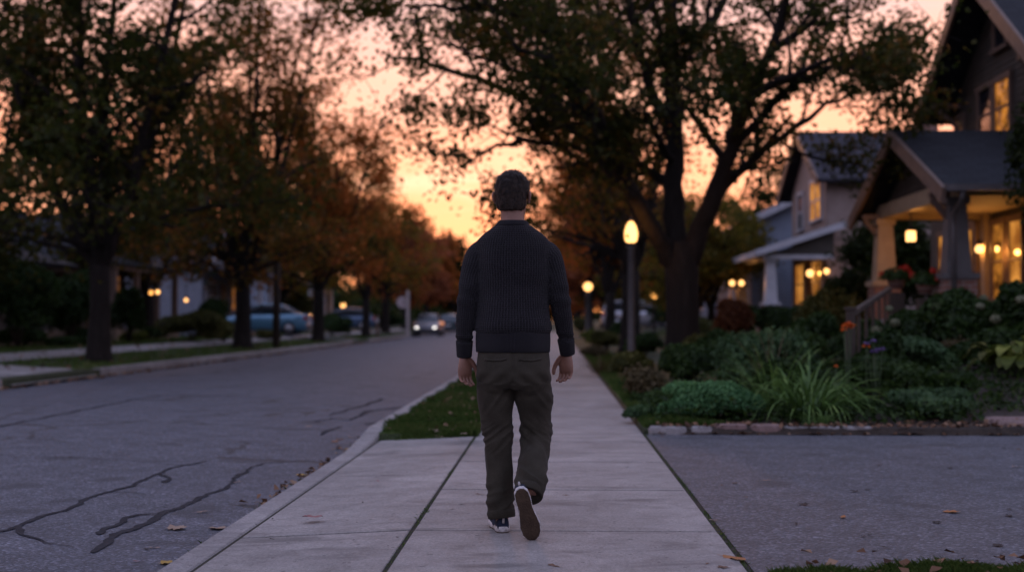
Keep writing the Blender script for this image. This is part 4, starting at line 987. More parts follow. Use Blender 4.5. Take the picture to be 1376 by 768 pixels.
far_house('brown_bungalow', 'low dark brown bungalow with white gable trim beyond the driveway apron', -18.5, 33.5, 42.5, 2.9, 5.0, MAT['side_brown'], MAT['shingle_dark'], 'x', True, pz=2.6, trim='trim_dark')
far_house('dim_bungalow', 'dim bungalow with white gable edges half hidden past the dark yard tree', -20.5, 45-20.5, 31.0, 2.9, 5.0, MAT['side_brown'], MAT['shingle_purple'], 'y', False)
far_house('grey_house', 'small grey house glimpsed past the far yard lamp', -18, 82, 90, 4.8, 7.0, MAT['side_blue'], MAT['shingle_dark'], 'x')
for px, py, Y, X, lab, e in ((203, 393, 47, -16.1, 'amber lamp lit on the dark low house porch', 'globe_soft'), (212, 392, 48.6, -16.1, 'whiter lamp beside the amber one on the dark low house porch', 'globe'), (250, 403, 56, -16, 'lone small porch lamp right of the paired ones', 'globe')):
    p = at(px, py, Y)
    q = thing('porch_lamp', lab, 'porch lamp', tuple(p)); m_ = MB(); m_.smooth = True; m_.ball(p, 0.075); m_.build('globe', MAT[e], q)
    m_ = MB(); m_.lathe(p, [(0.09, 0.12), (0.10, 0.14), (0.02, 0.2)], 8); m_.tube([p + Vector((0,0,.18)), p + Vector((0,0,.6))], 0.015, 6); m_.build('hanger', MAT['black_metal'], q)
    lamp_light('porch_bulb', tuple(p), 1.5)

# ------------------------------------------------------------------ lamp posts, pole, signs
def lamp_post(name, label, px, py, Y, post_r, head, mat, watts, glow, base_z=None, group=None):
    p = at(px, py, Y); z0 = float(gz(p.x, p.y)) if base_z is None else base_z
    q = thing(name, label, 'lamp post', (p.x, p.y, z0), 0, group)
    hb = p.z - head * 1.1
    m_ = MB(); m_.smooth = True; m_.lathe((p.x, p.y, 0), [(post_r*1.9, z0-.05), (post_r*1.9, z0+.12), (post_r*1.3, z0+.3), (post_r*1.1, z0+.5), (post_r*.9, hb-.12), (post_r*1.25, hb-.08), (post_r*1.25, hb)], 14); m_.build('post', mat, q)
    return q, p, hb
# tall lamp with an acorn globe
q, p, hb = lamp_post('street_lamp', 'tall grey lamp post with lit acorn shaped globe beside the great maple', 848, 312, 25, 0.07, 0.2, MAT['metal'], 40, 'globe')
m_ = MB(); m_.smooth = True; m_.lathe((p.x, p.y, p.z), [(0.07, -0.2), (0.11, -0.16), (0.128, -0.05), (0.122, 0.02), (0.095, 0.12), (0.055, 0.19), (0.03, 0.22)], 16); m_.build('globe', MAT['globe'], q)
m_ = MB(); m_.smooth = True; m_.lathe((p.x, p.y, p.z), [(0.045, 0.21), (0.05, 0.225), (0.018, 0.26), (0.02, 0.29), (0.004, 0.31)], 10); m_.build('finial', MAT['metal'], q)
m_ = MB(); m_.smooth = True; m_.lathe((p.x, p.y, p.z), [(0.085, -0.27), (0.11, -0.235), (0.11, -0.205)], 14); m_.build('collar', MAT['black_metal'], q)
lamp_light('street_lamp_bulb', tuple(p), 16)
# shorter globe lamp farther on
q, p, hb = lamp_post('globe_lamp', 'pale post lamp with round white globe farther along the sidewalk', 790, 385, 66, 0.13, 0.27, MAT['metal'], 40, 'globe')
m_ = MB(); m_.smooth = True; m_.ball(p, 0.22); m_.build('globe', MAT['globe'], q); lamp_light('globe_lamp_bulb', tuple(p), 20)
q, p, hb = lamp_post('yard_lamp', 'slender black yard lamp with small round globe behind the silver car', 879, 396, 50, 0.045, 0.13, MAT['black_metal'], 10, 'globe')
m_ = MB(); m_.smooth = True; m_.ball(p, 0.14); m_.build('globe', MAT['globe_soft'], q); lamp_light('yard_lamp_bulb', tuple(p), 10)
q, p, hb = lamp_post('yard_lamp', 'yellow glowing yard lamp across the street near the blue parked car', 461, 410, 88, 0.06, 0.2, MAT['black_metal'], 10, 'globe')
m_ = MB(); m_.smooth = True; m_.ball(p, 0.16); m_.build('globe', MAT['globe'], q); lamp_light('yard_lamp_bulb', tuple(p), 16)
# wooden utility pole
bx_, by_ = -9.55, 43.7; z0 = float(gz(bx_, by_))
q = thing('utility_pole', 'plain wooden utility pole rising into the foliage past the broad dark maple', 'utility pole', (bx_, by_, z0))
m_ = MB(); m_.smooth = True; m_.tube([(bx_, by_, z0-.2), (bx_+.01, by_, z0+3), (bx_, by_, z0+6), (bx_, by_, z0+8.6)], [0.135, 0.12, 0.11, 0.10], 12); m_.build('pole', MAT['wood'], q)
m_ = MB(); m_.box(bx_-1.1, bx_+1.1, by_-.16, by_-.07, z0+8.0, z0+8.13); m_.build('cross_arm', MAT['wood'], q)
for dx in (-.95, -.5, .5, .95):
    m_ = MB(); m_.smooth = True; m_.lathe((bx_+dx, by_-.115, z0+8.13), [(0.02, 0), (0.04, .03), (0.025, .07), (0.045, .1), (0.01, .14)], 8); m_.build('insulator', MAT['trim_white'], q)
# stop sign seen from behind
p = at(541, 406, 80); z0 = float(gz(-9.6, 80))
q = thing('stop_sign', 'grey back of an octagonal stop sign on a pale thick post', 'sign', (p.x + .32, 80, z0))
m_ = MB(); R_ = 0.39
m_.prism([(p.x + R_*math.cos(PI/8 + k*PI/4), 80.0, p.z + R_*math.sin(PI/8 + k*PI/4)) for k in range(8)], (0, 0.012, 0)); m_.build('sign_plate', surf('sign_back', (0.42, 0.34, 0.34), (0.5, 0.41, 0.41), 3, 0.5), q)
m_ = MB(); m_.prism([(p.x + (R_-.02)*math.cos(PI/8 + k*PI/4), 80.013, p.z + (R_-.02)*math.sin(PI/8 + k*PI/4)) for k in range(8)], (0, 0.003, 0)); m_.build('sign_face', surf('sign_red', (0.35, 0.02, 0.02), (0.4, 0.03, 0.03), 3, 0.4), q)
m_ = MB(); m_.box(p.x+.24, p.x+.42, 79.9, 80.08, z0-.1, p.z+.75); m_.build('post', surf('pale_post', (0.38, 0.33, 0.31), (0.48, 0.42, 0.4), 4, 0.8), q)
m_ = MB(); m_.bar((p.x+.05, 79.985, p.z+.1), (p.x+.3, 79.985, p.z+.1), 0.02, 0.05); m_.bar((p.x+.05, 79.985, p.z-.1), (p.x+.3, 79.985, p.z-.1), 0.02, 0.05); m_.build('sign_bracket', MAT['metal'], q)
p = at(507, 440, 70); z0 = float(gz(p.x, 70))
q = thing('marker_post', 'short pale wooden post standing in the far verge', 'post', (p.x, 70, z0))
m_ = MB(); m_.lathe((p.x, 70, 0), [(0.09, z0-.1), (0.09, p.z+.62), (0.05, p.z+.70)], 8); m_.build('post', MAT['trim'], q, bevel=0.01)
m_ = MB(); m_.box(p.x-.1, p.x+.1, 69.88, 69.9, p.z+.3, p.z+.5); m_.build('plaque', MAT['trim_white'], q)
# ------------------------------------------------------------------ cars
def paint(name, c, rough=0.28):
    m, nt = nodes(name); p = N(nt, 'ShaderNodeBsdfPrincipled'); v = coords(nt); f = noise_tex(nt, 3, 3, .5, v)
    nt.links.new(ramp(nt, f, [(0.3, tuple(x*.85 for x in c)), (0.7, c)]), p.inputs['Base Color'])
    p.inputs['Roughness'].default_value = rough; p.inputs['Coat Weight'].default_value = 0.8; p.inputs['Metallic'].default_value = 0.25
    o = N(nt, 'ShaderNodeOutputMaterial'); nt.links.new(p.outputs[0], o.inputs[0]); return m
MAT['rubber'] = surf('rubber', (0.012, 0.012, 0.012), (0.022, 0.022, 0.022), 10, 0.85)
MAT['rim'] = surf('alloy_rim', (0.3, 0.3, 0.31), (0.4, 0.4, 0.41), 5, 0.35, 0.1, metal=0.8)
MAT['car_glass'] = surf('car_glass', (0.02, 0.026, 0.032), (0.03, 0.036, 0.042), 2, 0.05, 0.0, spec=0.8)
MAT['tail_red'] = surf('tail_lamp', (0.30, 0.012, 0.01), (0.4, 0.02, 0.015), 8, 0.2)
MAT['head_clear'] = surf('head_lamp', (0.6, 0.6, 0.62), (0.75, 0.75, 0.77), 8, 0.15)
def emit(name, c, s):
    m, nt = nodes(name); e = N(nt, 'ShaderNodeEmission'); e.inputs[0].default_value = (*c, 1); e.inputs[1].default_value = s
    o = N(nt, 'ShaderNodeOutputMaterial'); nt.links.new(e.outputs[0], o.inputs[0]); return m
MAT['head_on'] = emit('lit_headlight', (1.0, 0.93, 0.85), 2.5)
MAT['plate'] = surf('plate', (0.6, 0.6, 0.6), (0.7, 0.7, 0.7), 5, 0.5)
# side profile of a hatchback / saloon / estate, nose towards +x: (x, belt z, roof z or None)
def car(label, loc, rz, col, kind='hatch', lights_on=False, name='parked_car'):
    t = thing(name, label, 'car', loc, rz)
    def P(mb): return mb
    L = 4.3; W = 0.88
    hood = [(-2.12, .30, .52, .80), (-2.16, .32, .62, .82), (-2.10, .22, .7, .97), (-1.6, .20, .75, 1.0), (-0.6, .19, .78, 0.97), (0.9, .19, .78, 0.95), (1.25, .19, .75, .92), (1.75, .2, .68, .82), (2.08, .24, .6, .70), (2.16, .32, .5, .58)]
    wid = [.74, .80, .85, .88, .88, .88, .87, .83, .74, .62]
    rings = []
    for (x, zb, zm, zt), w in zip(hood, wid):
        rings.append([(x, -w*.9, zb), (x, -w, (zb+zm)/2), (x, -w, zm), (x, -w*.94, zt-.03), (x, -w*.86, zt), (x, 0, zt+.025), (x, w*.86, zt), (x, w*.94, zt-.03), (x, w, zm), (x, w, (zb+zm)/2), (x, w*.9, zb), (x, 0, zb)])
    m_ = MB(); m_.smooth = True; m_.rings(rings); m_.build('body', col, t, origin=(0, 0, 0))
    # glasshouse
    if kind == 'hatch': gl = [(-1.98, .97, .03, .80), (-1.72, .97, .36, .74), (-1.2, .97, .50, .68), (-0.3, .97, .535, .66), (0.35, .96, .48, .66), (1.12, .93, .02, .76)]
    elif kind == 'estate': gl = [(-2.06, .97, .03, .80), (-1.9, .97, .44, .72), (-1.2, .97, .56, .68), (-0.3, .97, .57, .66), (0.35, .96, .50, .66), (1.12, .93, .02, .76)]
    else: gl = [(-1.62, .99, .03, .78), (-1.0, .98, .42, .68), (-0.5, .97, .50, .66), (0.1, .97, .50, .65), (0.4, .96, .44, .66), (1.12, .93, .02, .76)]
    m_ = MB(); m_.smooth = True
    m_.rings([[(x, -w, zb-.02), (x, -w*(1-.16*hh/.5), zb+hh*.8), (x, -w*(.8 if hh > .1 else .9), zb+hh), (x, 0, zb+hh+.03*min(1, hh*3)), (x, w*(.8 if hh > .1 else .9), zb+hh), (x, w*(1-.16*hh/.5), zb+hh*.8), (x, w, zb-.02)] for x, zb, hh, w in gl]); m_.build('window_glass', MAT['car_glass'], t, origin=(0, 0, 0))
    # roof panel and pillars just proud of the glass
    m_ = MB(); m_.smooth = True
    rp = [g for g in gl if g[2] > .3]
    m_.rings([[(x, -w*.83, zb+hh-.015), (x, -w*.8, zb+hh+.012), (x, 0, zb+hh+.043), (x, w*.8, zb+hh+.012), (x, w*.83, zb+hh-.015)] for x, zb, hh, w in rp]); m_.build('roof', col, t, origin=(0, 0, 0))
    for sg in (-1, 1):
        for i in (0, len(gl)-2):
            a, b = gl[i], gl[i+1]
            q = lambda g: Vector((g[0], sg*g[3]*(.815 if g[2] > .1 else .9), g[1]+g[2]+.008))
            m_ = MB(); m_.bar(q(a), q(b), 0.07, 0.03, (0, 0, 1)); m_.build('pillar', col, t, origin=(0, 0, 0))
        m_ = MB(); g = gl[3]; m_.bar((g[0]-.1, sg*g[3]*1.0, g[1]), (g[0]-.06, sg*g[3]*.83, g[1]+g[2]), 0.07, 0.035, (1, 0, 0)); m_.build('pillar', MAT['black_metal'], t, origin=(0, 0, 0))
        m_ = MB(); m_.smooth = True; m_.ball((.78, sg*.98, 1.0), .08, .10, .07, 10, 6); m_.build('mirror', col, t, origin=(0, 0, 0))
        m_ = MB(); m_.box(-2.165, -2.02, sg*.80-.11 if sg > 0 else -.86, .86 if sg > 0 else -.69, .72, .92); m_.build('taillight', MAT['tail_red'], t, origin=(0, 0, 0), bevel=.02)
        m_ = MB(); m_.smooth = True; m_.ball((2.09 if lights_on else 2.02, sg*.56, .60), .09, .12 if lights_on else .17, .06, 10, 6); m_.build('headlight', MAT['head_on'] if lights_on else MAT['head_clear'], t, origin=(0, 0, 0))
        for x in (-1.35, 1.38):
            m_ = MB(); m_.smooth = True
            R = lambda r, y: [(x + r*math.cos(2*PI*k/20), y, .325 + r*math.sin(2*PI*k/20)) for k in range(20)]
            m_.rings([R(.2, sg*.70), R(.3, sg*.70), R(.325, sg*.72), R(.325, sg*.87), R(.30, sg*.895), R(.215, sg*.89), R(.2, sg*.87)]); wo = m_.build('wheel', MAT['rubber'], t, origin=(0, 0, 0))
            m_ = MB(); m_.smooth = True; m_.rings([R(.205, sg*.85), R(.2, sg*.885), R(.06, sg*.875), R(.03, sg*.9)]); m_.build('rim', MAT['rim'], wo, origin=(0, 0, 0))
    m_ = MB(); m_.box(-2.185, -2.165, -.26, .26, .60, .72); m_.build('number_plate', MAT['plate'], t, origin=(0, 0, 0))
    m_ = MB(); m_.box(-2.20, -2.02, -.76, .76, .30, .47); m_.build('bumper', MAT['black_metal'], t, origin=(0, 0, 0), bevel=.03)
    m_ = MB(); m_.box(2.04, 2.2, -.66, .66, .28, .42); m_.build('bumper', MAT['black_metal'], t, origin=(0, 0, 0), bevel=.03)
    return t
car('pale blue silver hatchback parked across the street behind two tree trunks', (-13.75, 60.3, float(gz(-13.7, 60)) + 0.04), PI, paint('silver_blue_paint', (0.12, 0.30, 0.44)), 'saloon')
car('dark blue car parked deeper in by the glowing yard lamp', (-14.0, 84, float(gz(-14, 84)) + .02), PI + .15, paint('dark_blue_paint', (0.05, 0.10, 0.18)), 'hatch')
car('silver estate car in the side drive behind the globe lamp', (4.75, 70.6, float(gz(4.7, 70)) + 0.06), 0.0, paint('silver_paint', (0.42, 0.43, 0.46)), 'estate')
car('oncoming car with white headlights lit far down the street', (-8.25, 84, ROADZ - .02), -PI/2, paint('grey_paint', (0.10, 0.10, 0.11)), 'saloon', True, 'moving_car')
car('dark teal car parked at the far kerb behind the oncoming headlights', (-8.1, 99, ROADZ), PI/2, paint('teal_paint', (0.03, 0.06, 0.07)), 'hatch')
# ------------------------------------------------------------------ garden and shrubs
def lm(name, a, b, c, tr=0.3, gl=0.015): MAT[name] = leaf_mat(name, [(0, a), (0.55, b), (1, c)], tr, gl)
lm('g_mound', (0.0384, 0.1068, 0.0401), (0.0856, 0.2033, 0.0694), (0.1602, 0.3205, 0.1135))
lm('g_dark', (0.0119, 0.0259, 0.0059), (0.0257, 0.0518, 0.0107), (0.0495, 0.0864, 0.0171))
lm('g_blue', (0.0289, 0.0591, 0.0230), (0.0578, 0.1116, 0.0414), (0.1155, 0.1969, 0.0702))
lm('g_olive', (0.0368, 0.0441, 0.0118), (0.0787, 0.0840, 0.0202), (0.1575, 0.1470, 0.0420))
lm('g_lime', (0.0546, 0.0774, 0.0127), (0.1183, 0.1456, 0.0255), (0.2366, 0.2548, 0.0573))
lm('g_rust', (0.0624, 0.0229, 0.0100), (0.1248, 0.0437, 0.0166), (0.1976, 0.0832, 0.0291))
lm('g_dry', (0.0490, 0.0392, 0.0183), (0.1078, 0.0833, 0.0367), (0.1960, 0.1568, 0.0735))
lm('g_blade', (0.0463, 0.0988, 0.0220), (0.1054, 0.1975, 0.0419), (0.2527, 0.3730, 0.0922), 0.3, 0.03)
lm('g_bloom', (0.1109, 0.1260, 0.0645), (0.1814, 0.1915, 0.1088), (0.2520, 0.2520, 0.1532))
lm('p_orange', (0.55, 0.09, 0.02), (0.75, 0.17, 0.03), (0.85, 0.30, 0.06), 0.35)
lm('p_red', (0.45, 0.02, 0.015), (0.6, 0.05, 0.03), (0.75, 0.12, 0.06), 0.35)
lm('p_violet', (0.10, 0.07, 0.18), (0.18, 0.13, 0.28), (0.28, 0.2, 0.4), 0.35)
def on(px, py_base_Y):                     # ground point in the bed below pixel column px at street distance Y
    Y = py_base_Y; x = (px - 745) / FPX * Y; return (x, Y, float(gz(x, Y)))
def hof(py, Y, z): return CAMZ - (py - 428) / FPX * Y - z     # height of the thing whose top is at py
GS = 'shrubs filling the corner garden bed'
def bed(px, Y, w_px, top, label, n, size, mat, seed, cat='shrub', name='garden_shrub', group=GS, **kw):
    x, y, z = on(px, Y); h = max(0.12, hof(top, Y, z)); r = w_px / 2 / FPX * Y
    return shrub(name, label, cat, (x, y, z), (r, kw.pop('ry', r * 0.9), h), n, size, MAT[mat], seed, group, **kw)
bed(948, 13.0, 172, 503, 'low rounded mound of fine bright green leaves at the garden corner', 15000, 0.045, 'g_mound', 101, lobes=14)
bed(862, 13.1, 60, 540, 'small dark creeping plant spilling onto the sidewalk edge', 2600, 0.05, 'g_blue', 102, lobes=7)
bed(872, 15.8, 92, 482, 'brownish dry perennial clump beside the sidewalk edge', 3200, 0.06, 'g_dry', 103, spiky=.15)
bed(880, 15.2, 70, 520, 'dark mixed perennial clump under the brownish dry one', 2600, 0.055, 'g_dark', 104)
bed(928, 17.0, 100, 443, 'dark green rounded shrub right in front of the great maple trunk', 7500, 0.06, 'g_dark', 105, lobes=11)
bed(1020, 16.2, 150, 428, 'wide blue green shrub with upright leafy sprays behind the bright mound', 9000, 0.065, 'g_blue', 106, lobes=12, spiky=.12)
bed(1050, 14.2, 120, 470, 'dark leafy filler shrub behind the long bladed grass', 6000, 0.06, 'g_dark', 107)
bed(1180, 14.4, 150, 472, 'broad leafed dark bush under the orange flowers', 8500, 0.075, 'g_dark', 108, lobes=12, width=.7)
bed(1232, 12.95, 130, 512, 'low dark leafy bush close to the driveway edge', 6500, 0.07, 'g_blue', 109, width=.7, lobes=10)
bed(1225, 15.6, 140, 442, 'blue green leafy bush behind the broad leafed dark bush', 8000, 0.075, 'g_blue', 110, width=.65)
bed(1155, 13.4, 60, 530, 'little sprawling green plant at the foot of the dark bush', 2200, 0.05, 'g_dark', 111)
bed(1290, 16.0, 90, 450, 'dry twiggy pinkish seed head shrub beside the large leaved hosta', 3000, 0.05, 'g_dry', 112, spiky=.25)
bed(985, 30, 82, 396, 'round rust brown shrub in front of the twin bulb lamps', 6500, 0.10, 'g_rust', 113, lobes=10)
bed(1050, 31, 110, 402, 'dark hedge like shrub between rust shrub and yellowish bush', 7000, 0.10, 'g_dark', 114)
bed(1108, 25.5, 96, 380, 'yellowish green bush left of the porch steps', 7500, 0.10, 'g_olive', 115, spiky=.15, lobes=11)
bed(1088, 20, 90, 412, 'dark green bush in front of the yellowish one', 5500, 0.085, 'g_dark', 116)
bed(930, 24.5, 60, 440, 'low olive plant at the foot of the great maple', 3000, 0.08, 'g_olive', 117)
bed(965, 22, 90, 436, 'dark low bush right of the great maple trunk', 4500, 0.08, 'g_dark', 118)
for i, (px, Y, w, top, lab, mat, n) in enumerate([
        (1215, 17.6, 120, 400, 'hydrangea shrub with pale green blooms by the stair rail', 'g_dark', 8000),
        (1290, 17.2, 130, 380, 'tall hydrangea with pale blooms below the near column', 'g_dark', 9500),
        (1365, 16.4, 120, 372, 'tall hydrangea with few blooms at the far end of the bed', 'g_dark', 8500)]):
    x, y, z = on(px, Y); hh = hof(top, Y, z); r = w / 2 / FPX * Y
    t = shrub('hydrangea', lab, 'shrub', (x, y, z), (r, r*.9, hh), n, 0.085, MAT[mat], 130 + i, 'hydrangeas along the porch', width=.7, lobes=12)
    g = np.random.RandomState(150 + i)
    for k in range(9 if i < 2 else 5):
        a = g.uniform(PI, 2*PI) if g.uniform() < .75 else g.uniform(0, PI); q = g.uniform(.5, .95)
        c = np.array([r*q*math.cos(a)*.85, r*.9*q*math.sin(a)*.85, hh*g.uniform(.45, .95)*(1.06-.2*q)])
        d = unit(g.normal(size=(130, 3))); me = leaves_mesh('flower_head', c + d*0.062*g.uniform(.8, 1.25)*np.array([1, 1, .8]), d, np.full(130, .034), g.uniform(0, 1, 130), g, width=.9, fold=.02)
        link_mesh('flower_head', me, MAT['g_bloom'], t)
# large dark foliage hugging the right edge of the house
x, y, z = on(1392, 18.5)
shrub('tall_shrub', 'towering dark shrub hiding the near corner of the craftsman house', 'shrub', (x+.35, y, z), (.85, .9, 4.6), 26000, 0.10, MAT['leaf_dark'], 171, lobes=26, spiky=.1)
x, y, z = on(1143, 28.5)
shrub('tall_shrub', 'tall dark shrub standing between the near porch and the middle house', 'shrub', (x, y, z), (.75, 1.0, 1.75), 9000, 0.11, MAT['leaf_dark'], 172, lobes=14)
for i, (px, Y, w, top, lab) in enumerate([(1330, 15.6, 120, 438, 'dark leafy bush filling the bed right of the dry seed heads'), (1270, 14.2, 80, 500, 'low dark leafy clump between the dark bush and the hostas'), (1390, 15.8, 120, 420, 'dark bush at the far right end of the bed'), (1150, 18.5, 100, 420, 'dark bush behind the newel post'), (1178, 14.9, 84, 428, 'leafy bush half covering the stair rail'), (1065, 17.8, 90, 432, 'dark green bush behind the leafy sprays')]):
    bed(px, Y, w, top, lab, 6500, .075, 'g_dark', 210+i, width=.65)
# long bladed clump
def strap_clump(name, label, c, n, L, W, seed, mat, arch=1.0, spread=.12, cat='grass clump', group=None):
    g = np.random.RandomState(seed); t = thing(name, label, cat, c, 0, group); S = 7
    V = []; F = []; tint = []
    for k in range(n):
        a = g.uniform(0, 6.28); r0 = spread*math.sqrt(g.uniform()); b = np.array([r0*math.cos(a), r0*math.sin(a), 0]); a2 = a + g.normal(0, .5)
        d = np.array([math.cos(a2), math.sin(a2), 0]); s = np.array([-d[1], d[0], 0]); l = L*g.uniform(.55, 1.15); el = g.uniform(.75, 1.5); cur = arch*g.uniform(.5, 1.7)/S; p = b.copy(); w0 = W*g.uniform(.7, 1.25); i0 = len(V)
        for j in range(S+1):
            q = j/S; w = w0*(0.75+.6*q if q < .4 else (1.0-((q-.4)/.6)**1.6))*.5
            V += [p - s*w + np.array([0,0,w*.25]), p + np.array([0,0,-w*.2]), p + s*w + np.array([0,0,w*.25])]
            p = p + (d*math.cos(el) + np.array([0, 0, math.sin(el)]))*l/S; el -= cur*(1+q*1.4)
            if p[2] < .02: p[2] = .02
        for j in range(S):
            q = i0 + j*3; F += [(q, q+1, q+4, q+3), (q+1, q+2, q+5, q+4)]; tt = np.clip(.35*g.uniform()+.5*j/S+.15*g.normal(), 0, 1); tint += [tt, tt]
    link_mesh('blades', np_mesh('blades', np.array(V), np.array(F), {'tint': tint}, True), MAT[mat], t)
    return t
strap_clump('daylily_clump', 'big fountain of long arching green blades in the middle of the bed', on(1085, 12.9), 190, .88, .022, 181, 'g_blade', 1.15, .24)
strap_clump('daylily_clump', 'thinner clump of upright blades just behind the big fountain', on(1045, 14.0), 80, .95, .017, 182, 'g_blade', .8, .22)
strap_clump('ornamental_grass', 'straw coloured wispy grass leaning over the blue green shrub', on(1035, 15.2), 36, 1.05, .010, 183, 'g_dry', .45, .12)
strap_clump('ornamental_grass', 'pale straw grass tuft at the lawn edge under the tall lamp', on(812, 24), 160, .5, .012, 184, 'g_dry', .9, .25)
strap_clump('ornamental_grass', 'small ragged grass tuft at the driveway edge under the arching blades', on(1095, 12.25), 60, .26, .010, 185, 'g_blade', 1.1, .1)
# hosta with broad pale green leaves
def hosta(label, c, n, size, seed, mat):
    g = np.random.RandomState(seed); t = thing('hosta', label, 'plant', c)
    V = []; F = []; tint = []
    for k in range(n):
        a = g.uniform(0, 6.28); el = g.uniform(.15, 1.1); L = size*g.uniform(.6, 1.1); d = np.array([math.cos(a), math.sin(a), 0]); s = np.array([-d[1], d[0], 0]); p = d*.04 + np.array([0, 0, .02]); st = L*g.uniform(.5, 1.0)
        p2 = p + (d*math.cos(el)+np.array([0, 0, math.sin(el)]))*st; i0 = len(V); S = 6; q = p2.copy(); e2 = el*.6
        V += [p - s*.006, p, p + s*.006]
        for j in range(S+1):
            u = j/S; w = L*.30*math.sin(PI*min(1, (u*.93+.05)))**.75
            V += [q - s*w + np.array([0,0,.25*w]), q, q + s*w + np.array([0,0,.25*w])]; q = q + (d*math.cos(e2)+np.array([0,0,math.sin(e2)]))*L/S; e2 -= .28
        for j in range(S+1):
            b = i0 + j*3; F += [(b, b+1, b+4, b+3), (b+1, b+2, b+5, b+4)]; x = g.uniform(0, 1); tint += [x, x]
    link_mesh('leaf_rosette', np_mesh('leaf_rosette', np.array(V), np.array(F), {'tint': tint}, True), MAT[mat], t)
x, y, z = on(1362, 14.6); hosta('yellow green hosta with broad leaves beside the stone path', (x, y, z + .12), 60, .26, 191, 'g_lime')
x, y, z = on(1335, 15.0); hosta('darker broad leaved hosta behind the yellow green one', (x, y, z + .05), 36, .24, 192, 'g_olive')
# flowers on stems
def flower_plant(name, label, px, py, Y, nf, fr, mat, seed, spread=.05, leaves=True):
    g = np.random.RandomState(seed); p = np.array(at(px, py, Y)); z0 = float(gz(p[0], Y))
    t = thing(name, label, 'flower', (p[0], Y, z0))
    for k in range(nf):
        q = np.array([g.normal(0, spread), g.normal(0, spread), p[2]-z0+g.normal(0, spread*.6)]) if nf > 1 else np.array([0, 0, p[2]-z0])
        m_ = MB(); m_.smooth = True; m_.tube([(q[0]*.2, q[1]*.2, -.02), (q[0]*.6, q[1]*.6, q[2]*.55), tuple(q)], [.006, .005, .004], 5); m_.build('stem', MAT['g_stem'], t, origin=(0, 0, 0))
        n = 34; a = g.uniform(0, 6.28, n); e = g.uniform(-.2, 1.3, n); d = np.stack([np.cos(a)*np.cos(e), np.sin(a)*np.cos(e), np.sin(e)], 1)
        Nn = unit(np.array([0, 0, 1.]) + g.normal(0, .5, (n, 3)))
        me = leaves_mesh('flower', q + d*fr*.55*np.array([1, 1, .6]), Nn, np.full(n, fr*.95), g.uniform(0, 1, n), g, along=d, width=.5, fold=.05); link_mesh('flower', me, MAT[mat], t)
    return t
MAT['g_stem'] = surf('green_stem', (0.03, 0.05, 0.02), (0.05, 0.08, 0.03), 10, 0.8)
flower_plant('orange_flower', 'bright orange flower cluster standing tall before the newel post', 1138, 438, 14.0, 5, .05, 'p_orange', 201, .035)
flower_plant('orange_flower', 'single pale orange blossom above the broad leafed dark bush', 1164, 465, 13.8, 1, .05, 'p_orange', 202)
flower_plant('violet_flower', 'violet blossoms next to the single pale orange one', 1177, 468, 13.7, 6, .045, 'p_violet', 203, .06)
flower_plant('red_flower', 'tiny red flower low at the sidewalk corner of the bed', 875, 565, 12.6, 1, .04, 'p_red', 204)
flower_plant('orange_flower', 'very small orange bud among the arching blades', 1123, 492, 13.2, 1, .03, 'p_orange', 205)
flower_plant('yellow_flower', 'golden marigold patch at the sidewalk verge near the globe lamp', 786, 448, 46, 10, .10, 'p_gold', 206, .16) if False else None
# flower baskets on the porch rail
for px, py, Y, lab in ((1204, 368, 22.3, 'planter spilling red flowers beside the left porch column'), (1243, 374, 21.2, 'planter with dull red flowers between the porch columns')):
    p = np.array(at(px, py, Y)); t = thing('flower_planter', lab, 'planter', (p[0], Y, p[2]-.32))
    m_ = MB(); m_.smooth = True; m_.lathe((p[0], Y, p[2]-.32), [(.10, .06), (.15, .2), (.165, .22), (.15, .23)], 14); m_.build('pot', MAT['brick'], t)
    m_ = MB(); m_.box(p[0]-.12, p[0]+.12, Y-.12, Y+.12, float(gz(p[0], Y)), p[2]-.322); m_.build('stand', MAT['wood'], t)
    g = np.random.RandomState(int(px)); n = 700; d = unit(g.normal(size=(n, 3))); d[:, 2] = np.abs(d[:, 2])
    link_mesh('foliage', leaves_mesh('foliage', d*np.array([.3, .3, .22])*g.uniform(.3, 1, (n, 1)) + np.array([0, 0, .22]), unit(d + g.normal(0, .4, (n, 3))), np.full(n, .06), g.uniform(0, 1, n), g), MAT['g_dark'], t)
    for k in range(7):
        a = g.uniform(0, 6.28); e = g.uniform(.1, 1.2); c = np.array([.25*math.cos(a)*math.cos(e), .25*math.sin(a)*math.cos(e), .27+.2*math.sin(e)]); dd = unit(g.normal(size=(40, 3)))
        link_mesh('flower', leaves_mesh('flower', c + dd*.05, dd, np.full(40, .045), g.uniform(0, 1, 40), g, width=.9), MAT['p_red'], t)
# steps rail and newel post
n0 = at(1143, 430, 15.6); 
t = thing('stair_rail', 'weathered wooden handrail climbing from a newel post to the near porch', 'handrail', (n0.x, n0.y, float(gz(n0.x, n0.y))))
m_ = MB(); z0 = float(gz(n0.x, n0.y)); m_.box(n0.x-.05, n0.x+.05, n0.y-.05, n0.y+.05, z0-.1, n0.z+.12); m_.box(n0.x-.065, n0.x+.065, n0.y-.065, n0.y+.065, n0.z+.122, n0.z+.16); m_.build('newel_post', MAT['wood'], t, bevel=.008)
e0 = at(1196, 388, 20.2)
m_ = MB(); m_.bar(n0 + Vector((0, .07, .06)), e0, .07, .06); m_.build('rail', MAT['wood'], t)
for k in range(1, 6):
    q = n0.lerp(e0, k/6); m_ = MB(); zz = float(gz(q.x, q.y)); m_.box(q.x-.018, q.x+.018, q.y-.018, q.y+.018, zz, q.z); m_.build('baluster', MAT['wood'], t)
